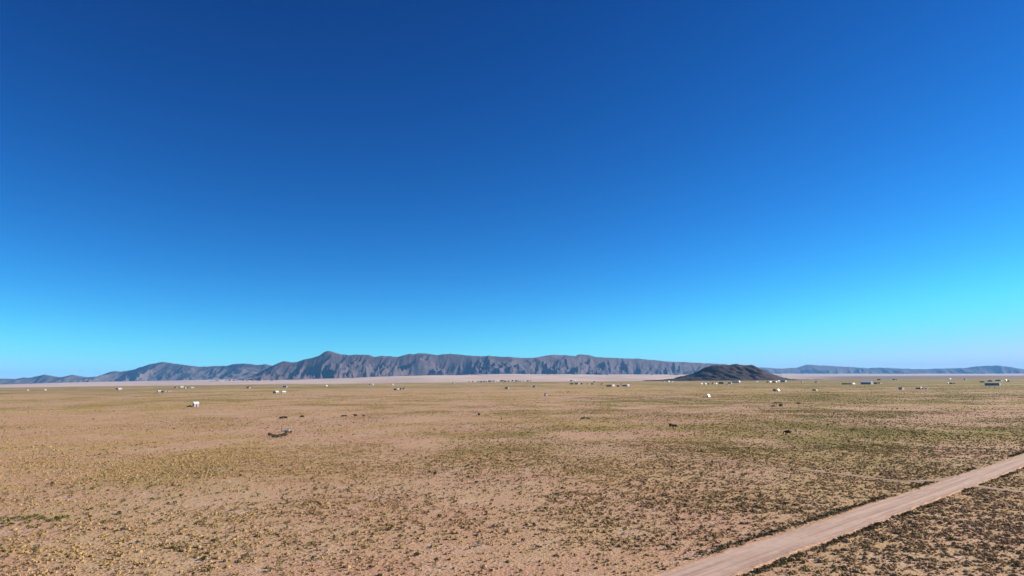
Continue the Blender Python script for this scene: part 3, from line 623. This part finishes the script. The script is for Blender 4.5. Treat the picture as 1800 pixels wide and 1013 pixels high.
BL = [
 (45, 47, 51, 687.2, 2, 'flat', 'white', 'metal', 'low white trailer, leftmost building on the plain'),
 (76, 78, 82, 687, 2.4, 'gx', 'white', 'metal', 'tiny white house, second building from the left edge'),
 (203, 205.5, 207.5, 684.6, 2, 'flat', 'dark', 'droof', 'low dark shed joined to the left of the lone white house'),
 (206, 208, 214, 686, 3.6, 'gx', 'white', 'metal', 'lone white house before the left hills, low dark shed at its side'),
 (276, 278, 284, 690, 3.2, 'gx', 'white', 'metal', 'white house with dark end, left end of its homestead row'),
 (283, 286, 288, 690, 2.4, 'flat', 'dark', 'droof', 'dark flat shed between the white buildings of the left homestead'),
 (288, 289.5, 293, 689.6, 2, 'flat', 'white', 'metal', 'low white trailer in the middle of the left homestead'),
 (293, 295, 301, 689.3, 1.8, 'flat', 'cream', 'metal', 'long cream trailer at the right end of the left homestead'),
 (306, 309, 311, 682.6, 2.8, 'gx', 'grey', 'droof', 'small grey shed, left end of the far row before the hills'),
 (315, 317, 323, 681.8, 2.6, 'gx', 'white', 'metal', 'white house, second in the far row before the hills'),
 (323, 325, 328, 683, 2.2, 'flat', 'white', 'droof', 'small white shed with dark top in the far row before the hills'),
 (329, 331, 334, 682.5, 2, 'flat', 'tan', 'droof', 'tan shed near the right end of the far row'),
 (334, 335.5, 341, 682.5, 2, 'flat', 'white', 'metal', 'long white trailer, right end of the far row before the hills'),
 (433, 437.5, 440.5, 682.8, 3, 'gx', 'white', 'droof', 'lone house with dark left wall below the low saddle'),
 (497, 503, 505.5, 681.2, 2.8, 'flat', 'white', 'droof', 'long dark-sided trailer with white end below the range foot'),
 (480, 483, 484.5, 691.6, 3.4, 'flat', 'dark', 'droof', 'dark shed left of the twin white houses'),
 (483.5, 485, 490, 692, 4.5, 'gx', 'white', 'metal', 'left one of the twin white houses'),
 (495, 496.5, 502.5, 692, 4.2, 'gx', 'white', 'metal', 'right one of the twin white houses'),
 (338.5, 341, 349.5, 715.3, 8.2, 'gx', 'white', 'metal', 'tall white box house, largest building on the left plain'),
 (572, 573, 576, 680, 2.6, 'gx', 'white', 'metal', 'tiny white cabin under the pointed peak'),
 (649, 651, 652, 677.5, 2.2, 'flat', 'grey', 'droof', 'tiny grey shed beside a white cabin, left of centre'),
 (654, 655, 657, 677.5, 2.4, 'gx', 'white', 'metal', 'tiny white cabin beside a grey shed, left of centre'),
 (688, 689, 692.5, 677.5, 2.4, 'flat', 'white', 'metal', 'white trailer behind the four-building homestead left of centre'),
 (692, 696, 697, 686, 2.4, 'flat', 'dark', 'droof', 'dark shed, left end of the four-building homestead'),
 (698, 699, 702, 686, 2.6, 'gx', 'cream', 'metal', 'cream cabin, second of the four-building homestead'),
 (702, 705.5, 707, 685.5, 3, 'gx', 'white', 'droof', 'dark-sided house, third of the four-building homestead'),
 (707.5, 711, 713.5, 685, 3.2, 'gx', 'white', 'droof', 'dark-sided house with white end, right end of the four-building homestead'),
 (795, 797, 799, 674.5, 2.4, 'gx', 'white', 'droof', 'small house left of the far hamlet'),
 (887.5, 893, 895.5, 684, 3.2, 'flat', 'white', 'droof', 'long dark-sided house with white end in front of the hamlet'),
 (932.5, 933.3, 935, 680.6, 1.6, 'flat', 'white', 'metal', 'small white shed left of the peaked dark house'),
 (936, 941, 943, 681, 3, 'gx', 'white', 'droof', 'dark-sided peaked house right of and nearer than the hamlet'),
 (956.8, 959.6, 962.2, 697, 5, 'flat', 'white', 'droof', 'cube-shaped house with black left wall and white right wall'),
 (1002, 1005, 1006, 670.4, 1.8, 'flat', 'dark', 'droof', 'far dark shed right of the hamlet'),
 (1009, 1010, 1012, 670.4, 2, 'gx', 'white', 'metal', 'far white cabin right of the hamlet'),
 (1043, 1046, 1048, 672.5, 2, 'gx', 'cream', 'droof', 'far cream house behind the long dark houses'),
 (1002, 1008, 1009, 676, 2.6, 'flat', 'grey', 'droof', 'left one of two long dark houses right of centre'),
 (1009.8, 1016.5, 1018.5, 676, 3, 'flat', 'white', 'droof', 'right one of two long dark houses, with a white end'),
 (1020.5, 1023, 1024, 675.8, 2.4, 'gx', 'dark', 'droof', 'small dark shed just right of the long dark houses'),
 (1032, 1034, 1037, 676, 2.2, 'gx', 'white', 'red', 'small white cabin between two dark sheds right of centre'),
 (1039, 1042, 1043, 676, 2, 'flat', 'dark', 'droof', 'dark shed at the right end of the row right of centre'),
 (1056, 1059, 1061, 676.2, 2, 'gx', 'cream', 'droof', 'small cream house behind the brown trailer row'),
 (1066, 1075, 1076, 680, 2.8, 'flat', 'tan', 'droof', 'long brown trailer, left end of the trailer row'),
 (1076, 1077, 1080.5, 679.8, 3, 'gx', 'white', 'metal', 'white cabin against the long brown trailer'),
 (1084, 1088, 1089, 680, 2.4, 'flat', 'dark', 'droof', 'dark trailer in the middle of the trailer row'),
 (1091, 1093, 1094, 676.6, 2.6, 'gx', 'grey', 'droof', 'grey shed behind the trailer row'),
 (1093.5, 1101.5, 1102.5, 679.5, 2.8, 'gx', 'tan', 'droof', 'long tan house near the right end of the trailer row'),
 (1102.5, 1103.3, 1106.5, 679.5, 3, 'gx', 'white', 'metal', 'small white cabin, right end of the trailer row'),
 (1165, 1167, 1168, 672, 2, 'gx', 'cream', 'metal', 'tiny cream cabin at the left foot of the dark hill'),
 (1173, 1175, 1178, 672.2, 2.4, 'gx', 'white', 'metal', 'white house at the left foot of the dark hill'),
 (1179, 1180.5, 1183, 672, 2, 'flat', 'white', 'droof', 'white shed beside the house at the left foot of the dark hill'),
 (1231.5, 1232.5, 1235, 676.2, 2.4, 'gx', 'white', 'metal', 'white cabin, left end of the row below the dark hill'),
 (1237.5, 1239.5, 1242.5, 676.4, 2.6, 'gx', 'white', 'metal', 'white house, second in the row below the dark hill'),
 (1244, 1246.5, 1248, 676, 2, 'flat', 'tan', 'droof', 'tan shed, third in the row below the dark hill'),
 (1251, 1254, 1256, 675.5, 3, 'gx', 'grey', 'droof', 'grey house in the middle of the row below the dark hill'),
 (1257.5, 1258.5, 1261, 676.3, 2.6, 'gx', 'white', 'metal', 'bright white cabin in the middle of the row below the dark hill'),
 (1263.5, 1271, 1272, 675, 3, 'flat', 'dark', 'droof', 'long dark shed in the row below the dark hill'),
 (1277, 1279, 1282, 677.5, 2, 'gx', 'white', 'droof', 'small white shed standing nearer than the row below the hill'),
 (1279.5, 1285, 1287, 674.8, 2.6, 'flat', 'white', 'droof', 'dark-sided house at the right end of the row below the hill'),
 (1286.5, 1298, 1299, 673, 2.4, 'flat', 'blue', 'metal', 'long blue-grey shed under the hill'),
 (1298.5, 1299.3, 1301.5, 673, 3, 'gx', 'white', 'metal', 'white cabin at the end of the long blue-grey shed'),
 (1328.5, 1329.5, 1332.5, 672, 1.8, 'flat', 'white', 'metal', 'low white shed under the right slope of the dark hill'),
 (1347, 1350, 1351.5, 672.5, 2.2, 'gx', 'dark', 'droof', 'dark house, left end of the cluster at the right foot of the hill'),
 (1352, 1353.2, 1357, 673, 2.6, 'gx', 'white', 'metal', 'white house in the cluster at the right foot of the hill'),
 (1357, 1362.5, 1363.5, 673, 2.2, 'flat', 'red', 'droof', 'long brown shed in the cluster at the right foot of the hill'),
 (1363.5, 1364.5, 1366.5, 673.3, 2.8, 'gx', 'white', 'metal', 'small white cabin between brown shed and tall house'),
 (1367, 1368.5, 1370.5, 672, 3.2, 'gx', 'white', 'metal', 'tall white house in the cluster at the right foot of the hill'),
 (1372, 1378.5, 1379.5, 672, 3.2, 'gx', 'grey', 'droof', 'large grey house next to the bright white block at the hill foot'),
 (1379.5, 1380.2, 1383, 672, 3.2, 'flat', 'white', 'metal', 'bright white block, right end of the cluster at the hill foot'),
 (1408, 1410, 1412, 672.3, 1.8, 'flat', 'cream', 'metal', 'low cream shed alone right of the hill'),
 (1432, 1437, 1438.8, 672.6, 2, 'gx', 'white', 'red', 'low house with brown roof alone right of the hill'),
 (1358.5, 1364, 1366, 687.8, 3.8, 'gx', 'tan', 'red', 'brown house with open front before the hill'),
 (1367, 1368.2, 1371, 688, 3.6, 'steep', 'white', 'metal', 'small white peaked cabin right of the brown house'),
 (1428, 1433.5, 1434.5, 687, 2.6, 'shed', 'tan', 'droof', 'brown lean-to attached to a small white cabin'),
 (1434.5, 1435.2, 1437.5, 687.8, 2.6, 'gx', 'white', 'metal', 'small white cabin with a brown lean-to on its left'),
 (1479.5, 1490, 1491, 676, 2, 'flat', 'dark', 'droof', 'long low dark shed left of the big pale-roofed barn'),
 (1491, 1497, 1498, 676, 2.4, 'gx', 'grey', 'droof', 'grey house left of the big pale-roofed barn'),
 (1498, 1499.2, 1503.5, 676.4, 2.8, 'gx', 'white', 'metal', 'white house nearest the big pale-roofed barn on its left'),
 (1535.5, 1542, 1543, 675, 2.4, 'flat', 'dark', 'droof', 'dark shed just right of the big pale-roofed barn'),
 (1543.5, 1547.5, 1550, 674.6, 2.4, 'gx', 'white', 'droof', 'small house with white end, second right of the big barn'),
 (1542, 1547, 1549, 668.6, 2, 'flat', 'dark', 'droof', 'far dark house beyond the big barn'),
 (1569, 1573, 1574, 668.2, 2, 'gx', 'dark', 'droof', 'far dark house, left one of a pair on the brown flat'),
 (1575, 1577, 1578.5, 668.2, 1.8, 'gx', 'grey', 'droof', 'far grey shed, right one of a pair on the brown flat'),
 (1668, 1669.5, 1673, 667.4, 2.2, 'gx', 'white', 'metal', 'far white house alone on the brown flat at right'),
 (1694, 1697, 1699, 667.8, 2.2, 'gx', 'grey', 'droof', 'far grey house alone on the brown flat at right'),
 (1579.5, 1586, 1589, 685.3, 4, 'flat', 'white', 'droof', 'black-sided shed with white end before the barn, at right'),
 (1610, 1613.5, 1614.5, 684.2, 2, 'flat', 'dark', 'droof', 'low dark shed, left end of the right homestead'),
 (1614, 1617.5, 1618.5, 684.5, 3, 'gx', 'dark', 'droof', 'dark peaked house of the right homestead'),
 (1618.3, 1619, 1621, 683.6, 3, 'gx', 'white', 'metal', 'white cabin in the middle of the right homestead'),
 (1620.5, 1623.5, 1625, 684.6, 3, 'gx', 'white', 'droof', 'dark house with white end in the right homestead'),
 (1626.5, 1629, 1631.5, 684.6, 2.4, 'flat', 'white', 'droof', 'white trailer, right end of the right homestead'),
 (1665.5, 1666.5, 1668, 675, 2.2, 'gx', 'white', 'metal', 'small white cabin left of two dark houses at right'),
 (1669, 1674, 1675, 675, 2, 'flat', 'dark', 'droof', 'left one of two low dark houses at right'),
 (1675.5, 1679, 1680.5, 675, 1.8, 'flat', 'grey', 'droof', 'right one of two low dark houses at right'),
 (1722, 1730, 1731, 672.5, 2, 'flat', 'dark', 'droof', 'low dark shed behind the long grey barn, left'),
 (1736, 1744, 1745, 671, 2.4, 'gx', 'dark', 'droof', 'dark house behind the long grey barn, centre'),
 (1749.5, 1759.5, 1762, 670.2, 2.6, 'gx', 'white', 'droof', 'dark house with white end behind the long grey barn'),
 (1766.5, 1769, 1771, 670.2, 3.2, 'steep', 'white', 'metal', 'white peaked house near the right edge'),
 (1770.5, 1774, 1775, 671, 2, 'flat', 'dark', 'droof', 'dark shed beside the white peaked house near the right edge'),
]
for b in BL:
    lab = b[8]; nm, ct = 'house', 'house'
    for w in ('trailer', 'shed', 'cabin'):
        if w in lab.split(',')[0].split(' with ')[0] and not lab.startswith('lone white house'): nm, ct = {'trailer': ('trailer_home', 'trailer'), 'shed': ('shed', 'shed'), 'cabin': ('cabin', 'cabin')}[w]; break
    building(*b[:8], lab, ct, nm, hs_)
# the far hamlet below the range
hr_ = random.Random(12)
for x, h, wl_, rc, w in ((825, 1.6, 'cream', 'droof', 3), (832, 2, 'white', 'droof', 4), (841, 1.6, 'grey', 'metal', 4), (846, 2, 'blue', 'metal', 5), (851, 1.8, 'dark', 'droof', 3), (855, 1.6, 'grey', 'droof', 2.5), (860, 2.4, 'dark', 'droof', 4), (864, 3.2, 'white', 'droof', 5), (869, 3.2, 'white', 'red', 5),
        (873, 2, 'white', 'metal', 2.5), (881, 2.4, 'tan', 'droof', 4), (884, 3.2, 'grey', 'red', 4), (888, 2, 'dark', 'droof', 4), (894, 1.6, 'dark', 'droof', 4.5), (901, 2.6, 'tan', 'droof', 3.5), (907.5, 3.2, 'grey', 'droof', 4), (911, 1.8, 'dark', 'droof', 2.5), (916, 2.2, 'white', 'metal', 4.5), (920, 1.8, 'white', 'droof', 3), (928, 1.8, 'tan', 'droof', 5), (933.5, 1.8, 'white', 'droof', 3)):
    lite = wl_ in ('white', 'cream')
    building(x-w*.55, x+w*(.0 if lite else .3), x+w*.5, 671.8+hr_.uniform(-.3, .4)-(x-825)*.012, h, hr_.choice(['gx', 'gy', 'flat']), wl_, rc,
        ('tiny pale house in the far hamlet below the range' if lite else 'tiny dark house in the far hamlet below the range'), 'house', 'house', 'houses of the far hamlet')

# big barn with pale roof, open dark front
def barn(xl, xm, xr, yb, h, label, roofm, wallm, endm, opening):
    e = building(xl, xm, xr, yb, h, 'wide' if opening else 'low', wallm, roofm, label, 'barn', 'barn', None, True)
    return e
barn(1513, 1531, 1535.5, 676, 6, 'big barn with pale blue metal roof and dark open front', 'metal', 'grey', 'white', True)
barn(1731, 1757, 1759.5, 678, 5, 'long low grey barn with white right end near the right edge', 'grey', 'grey', 'white', False)

# A-frame cabin with lumber pile
building(1243, 1245.5, 1248.5, 698.6, 5.2, 'steep', 'white', 'metal', 'white steep-roofed cabin with dark left slope, right of centre', 'cabin', 'cabin')
def small_thing(px, py): p = ground_at(px, py); return p, p.y/FPX

def pile(px, py, wpx, hpx, mat, label, name, cat, n=7, seed=1):
    p, k = small_thing(px, py); e = empty(name, p, ROAD_ANG+0.7); r = random.Random(seed); W, Hh = wpx*k, hpx*k
    for i in range(n):
        L = W*r.uniform(.35, .7); x0 = r.uniform(-W/2, W/2-L); z = Hh*r.uniform(0, .75); y0 = r.uniform(-.9, .6)
        b = box('plank', (x0, x0+L, y0, y0+.28, z-.1 if i else -.1, z+Hh*.28), mat, e); b.rotation_euler = (r.uniform(-.1, .1), r.uniform(-.05, .05), r.uniform(-.3, .3))
    return tag(e, label, cat)
pile(1237.5, 698.5, 6, 2.0, wood, 'low dark pile of boards left of the steep-roofed cabin', 'lumber_pile', 'pile')
pile(968, 696.5, 5, 1.2, wood, 'low brown pile of boards right of the cube-shaped house', 'lumber_pile', 'pile', 6, 2)
pile(985, 696, 12, 1.3, paint['cream'], 'scattered pale rubble beyond the cube-shaped house', 'rubble_pile', 'pile', 9, 3)
pile(1358, 714.5, 20, 1.4, wood, 'long low dark pile of boards left of the open shelter', 'lumber_pile', 'pile', 12, 4)
# white water tank left of the cabin
def drum(px, py, r_, h, mat, label, name, cat):
    p = ground_at(px, py); v = []; f = []; n = 20
    for z, q in ((-.2, r_), (h*.33, r_), (h*.345, r_*1.03), (h*.36, r_), (h*.66, r_), (h*.675, r_*1.03), (h*.69, r_), (h*.97, r_), (h, r_*.96), (h, r_*.9), (h+.06*r_, r_*.2)):
        v += [(q*math.cos(i*6.2832/n), q*math.sin(i*6.2832/n), z) for i in range(n)]
    for j in range(10):
        for i in range(n): f.append((j*n+i, j*n+(i+1) % n, (j+1)*n+(i+1) % n, (j+1)*n+i))
    f.append(tuple(range(10*n, 11*n)))
    o = mesh_obj(name, v, f, mat, None, False); o.location = p; return tag(o, label, cat)
drum(1225, 695, 0.75, 1.5, paint['white'], 'white water tank left of the steep-roofed cabin', 'water_tank', 'tank')
drum(1373.5, 715.5, 0.45, 0.95, paint['white'], 'white barrel at the foot of the open shelter', 'barrel', 'barrel')

# open hoop shelter
def shelter(px, py, wpx, hpx, label):
    p, k = small_thing(px, py); W, Hh = wpx*k, hpx*k; e = empty('open_shelter', p, 0.45); D = 3.2
    tag(e, label, 'shelter')
    for y0 in (-D/2, 0, D/2):
        pts = [(-W/2, -0.2), (-W/2, Hh*.55), (-W*.42, Hh*.86), (-W*.26, Hh), (W*.30, Hh*.96), (W*.45, Hh*.84), (W/2, Hh*.55), (W/2, -0.2)]
        v = []; f = []
        for i, (a, z) in enumerate(pts):
            for da, dy in ((-.09, -.09), (.09, -.09), (.09, .09), (-.09, .09)): v.append((a+da, y0+dy, z+(da*.8 if 1 < i < 6 else 0)))
        for i in range(len(pts)-1):
            for j in range(4): f.append((i*4+j, i*4+(j+1) % 4, (i+1)*4+(j+1) % 4, (i+1)*4+j))
        mesh_obj('frame_hoop', v, f, wood, e)
    rp = [(-W*.45, Hh*.86), (-W*.26, Hh*1.03), (W*.30, Hh*1.0), (W*.47, Hh*.87)]
    v = [(a, y0, z+d+.11) for y0 in (-D/2-.2, D/2+.2) for d in (0, .07) for a, z in rp]
    f = []
    for i in range(3): f += [(i, 8+i, 9+i, i+1), (4+i, 5+i, 13+i, 12+i), (i, i+1, 5+i, 4+i), (8+i, 12+i, 13+i, 9+i)]
    f += [(0, 4, 12, 8), (3, 11, 15, 7)]
    mesh_obj('roof', v, f, paint['droof'], e)
    box('side_panel', (W/2-.04, W/2+.05, -D/2+.12, D/2-.12, 0, Hh*.6), paint['dark'], e)
shelter(1367.5, 715, 14, 7, 'open dark pole shelter with rounded roof out on the green grass')

# stock trough by the posts
def trough(px, py, L, Hh, label):
    p = ground_at(px, py); e = empty('stock_trough', p, -0.15); tag(e, label, 'trough')
    n = 28; r1 = 0.55; out = []
    for i in range(n):
        a = i*6.2832/n; cx = (L/2-r1)*(1 if math.cos(a) > 0 else -1); out.append((cx+r1*math.cos(a), r1*math.sin(a)))
    v = [(x, y, -.1) for x, y in out]+[(x*1.02, y*1.04, Hh) for x, y in out]+[(x*.96, y*.9, Hh) for x, y in out]+[(x*.95, y*.88, Hh*.3) for x, y in out]; f = []
    for j in range(3):
        for i in range(n): f.append((j*n+i, j*n+(i+1) % n, (j+1)*n+(i+1) % n, (j+1)*n+i))
    f.append(tuple(3*n+i for i in range(n)))
    mesh_obj('tank', v, f, steel, e)
    wt = NT('trough_water'); wt.color((0.02, 0.025, 0.025)); wt.p.inputs['Roughness'].default_value = 0.06; wt.p.inputs['Specular IOR Level'].default_value = 0.5; wt.bump(wt.noise(.4, 2), .01)
    mesh_obj('water', [(x*.955, y*.885, Hh*.8) for x, y in out], [tuple(range(n))], wt.m, e)
trough(504, 759, 3.0, 0.85, 'pale metal stock trough beside the thick wooden post')

# posts
def post(px, py, hpx, r_, mat, label):
    p, k = small_thing(px, py); Hh = hpx*k; v = []; f = []; n = 8; rr = random.Random(int(px))
    for z, q in ((-.3, r_), (Hh*.5, r_*.95), (Hh*.97, r_*.88), (Hh, r_*.6)):
        v += [(q*math.cos(i*6.2832/n)*rr.uniform(.9, 1.1)+z*.02, q*math.sin(i*6.2832/n)*rr.uniform(.9, 1.1), z) for i in range(n)]
    for j in range(3):
        for i in range(n): f.append((j*n+i, j*n+(i+1) % n, (j+1)*n+(i+1) % n, (j+1)*n+i))
    f.append(tuple(range(3*n, 4*n)))
    o = mesh_obj('fence_post', v, f, mat); o.location = p; o.rotation_euler = (rr.uniform(-.04, .04), rr.uniform(-.04, .04), rr.uniform(0, 6)); return tag(o, label, 'post', 'fence posts')
post(467.5, 757.5, 8, .06, wood, 'thin post left of the thick wooden post'); post(495, 758, 10, .14, wood, 'thick wooden post beside the stock trough')
post(518, 763, 9, .06, wood, 'thin post right of the stock trough'); post(551, 742, 8, .06, wood, 'thin lone post beyond the trough, near the cattle')
post(1552, 850, 8, .05, wood, 'thin post near the track mouth, nearest the road'); post(1597, 833, 8, .05, wood, 'thin post above the track mouth')

# white stone by the track mouth
bm = bmesh.new(); bmesh.ops.create_icosphere(bm, subdivisions=2, radius=.28)
for v in bm.verts: v.co *= 1+.35*(random.random()-.5); v.co.z *= .7
me = bpy.data.meshes.new('white_rock'); bm.to_mesh(me); bm.free(); me.materials.append(paint['white'])
o = link(bpy.data.objects.new('white_rock', me)); o.location = ground_at(1659, 825); o.location.z += .1; tag(o, 'small white rock on the grass above the road junction', 'rock')

# pickup truck
def pickup(px, py, rz, label):
    p = ground_at(px, py); e = empty('pickup_truck', p, rz); tag(e, label, 'truck'); bodym = plain('dark_car_paint', (0.025, 0.025, 0.03), .1, 1, .35)
    def loft(name, secs, mat, par=e):
        v = []; f = []
        for y, pr in secs: v += [(x, y, z) for x, z in pr]
        n = len(secs[0][1])
        for i in range(n): f.append((i, (i+1) % n, n+(i+1) % n, n+i))
        f += [tuple(range(n))[::-1], tuple(range(n, 2*n))]
        return mesh_obj(name, v, f, mat, par)
    side = [(-2.6, .45), (2.55, .45), (2.6, .75), (2.5, 1.02), (1.05, 1.08), (-2.6, 1.08)]
    loft('body', [(-.92, side), (.92, side)], bodym)
    cab = [(-.85, 1.085), (1.1, 1.085), (.55, 1.78), (-.7, 1.80)]
    cb = loft('cab', [(-.80, cab), (.80, cab)], bodym)
    gl = [(-.72, 1.16), (.85, 1.16), (.45, 1.70), (-.62, 1.71)]
    loft('window', [(-.825, gl), (-.79, gl)], glass, cb); loft('window', [(.79, gl), (.825, gl)], glass, cb)
    for x in (-1.65, 1.65):
        for y in (-.86, .86):
            v = []; f = []
            for yy, q in ((-.12, .2), (-.12, .38), (.12, .38), (.12, .2)): v += [(x+q*math.cos(i*.3927), y+yy, .38+q*math.sin(i*.3927)) for i in range(16)]
            for j in range(3):
                for i in range(16): f.append((j*16+i, (j+1)*16+i, (j+1)*16+(i+1) % 16, j*16+(i+1) % 16))
            f += [tuple(range(16)), tuple(range(48, 64))[::-1]]
            mesh_obj('wheel', v, f, tyre, e)
    for y in (-.7, .7): box('headlight', (2.56, 2.62, y-.12, y+.12, .72, .88), paint['white'], e)
pickup(333.5, 716, 0.35, 'dark pickup parked just left of the tall white box house')

# ------------------------------------------------------------------ cattle
hide = plain('black_hide', (0.016, 0.014, 0.013), .2, .4, .7)
def cow_mesh(graze, seed=0):
    # skeleton in metres, head towards +X, feet at z = 0
    hd = [(.86, 0, 1.22, .20), (1.12, 0, 1.02 if graze else 1.36, .15), (1.36, 0, .52 if graze else 1.50, .125), (1.52 if graze else 1.62, 0, .24 if graze else 1.42, .10), (1.58 if graze else 1.80, 0, .08 if graze else 1.32, .07)]
    body = [(-.80, 0, 1.10, .27), (-.45, 0, 1.02, .36), (0, 0, .98, .40), (.42, 0, 1.02, .36), (.68, 0, 1.10, .28)]
    V = [b for b in body]; E = [(0, 1), (1, 2), (2, 3), (3, 4)]
    V += hd; E += [(4, 5), (5, 6), (6, 7), (7, 8), (8, 9)]
    def chain(root, pts):
        last = root
        for q in pts: V.append(q); E.append((last, len(V)-1)); last = len(V)-1
    for s in (-1, 1):
        st = .10*s*(1 if seed else -1)
        chain(0, [(-.74, s*.19, .86, .19), (-.62+st, s*.20, .66, .12), (-.84+st, s*.20, .44, .075), (-.80+st, s*.20, .12, .055), (-.75+st, s*.20, .03, .065)])
        chain(4, [(.58, s*.18, .82, .14), (.60-st, s*.18, .56, .085), (.60-st, s*.18, .34, .065), (.60-st, s*.18, .12, .05), (.64-st, s*.18, .03, .06)])
        chain(6 if not graze else 6, [(hd[1][0]+.02+(.12 if graze else .12), s*.14, hd[1][2]+(.0 if graze else .16), .035), (hd[1][0]+.1, s*.24, hd[1][2]+(.02 if graze else .16), .03)])
    chain(0, [(-1.06, 0, 1.20, .05), (-1.12, 0, .85, .03), (-1.10, 0, .55, .045)])
    me = bpy.data.meshes.new('cow_skeleton'); me.from_pydata([v[:3] for v in V], E, []); ob = bpy.data.objects.new('cow_tmp', me); C.objects.link(ob)
    sk = ob.modifiers.new('skin', 'SKIN'); sk.use_smooth_shade = True
    for i, v in enumerate(V): me.skin_vertices[0].data[i].radius = (v[3]*(1.16 if v[3] > .2 else .95), v[3]*(1.18 if v[3] > .2 else 1.0)); me.skin_vertices[0].data[i].use_root = (i == 2)
    ss = ob.modifiers.new('sub', 'SUBSURF'); ss.levels = 1; ss.render_levels = 1
    dg = bpy.context.evaluated_depsgraph_get(); m2 = bpy.data.meshes.new_from_object(ob.evaluated_get(dg)); m2.name = 'cow_body'
    bpy.data.objects.remove(ob); m2.materials.clear(); m2.materials.append(hide); return m2
COW = {(g, s): cow_mesh(g, s) for g in (0, 1) for s in (0, 1)}
for i, (px, py, g, rz, scl, lab) in enumerate((
    (494.5, 738, 1, 3.0, .95, 'black cow with head down, left one of the overlapping pair'), (501.5, 737.3, 0, 3.25, 1.0, 'black cow, right one of the overlapping pair beyond the posts'),
    (531, 735.2, 1, 3.6, .95, 'lone black cow between the pair and the small calves, head down'), (602.3, 733.4, 1, 3.9, .72, 'small black calf, leftmost of the calves left of centre'),
    (607.2, 733.2, 1, 3.8, .68, 'small black calf, second from the left left of centre'), (624.6, 733, 0, 3.7, .92, 'black cow between the small calves left of centre'),
    (639.3, 732.6, 1, 3.4, .66, 'small black calf, rightmost of the group left of centre'), (842, 731.4, 0, 4.9, 1.0, 'lone black cow seen end-on near the picture centre'),
    (1179.3, 752, 0, 3.9, 1.0, 'black cow, left one of the pair right of centre'), (1186, 753, 1, .3, .95, 'black cow, right one of the pair right of centre'), (1385, 765, 1, 3.05, 1.05, 'black cow grazing at far right, nearest of the cattle'))):
    o = link(bpy.data.objects.new('cow', COW[(g, i % 2)])); p = ground_at(px, py); o.location = p; o.rotation_euler = (0, 0, rz); o.scale = (scl*1.2,)*3; tag(o, lab, 'cow', 'black cattle on the plain')
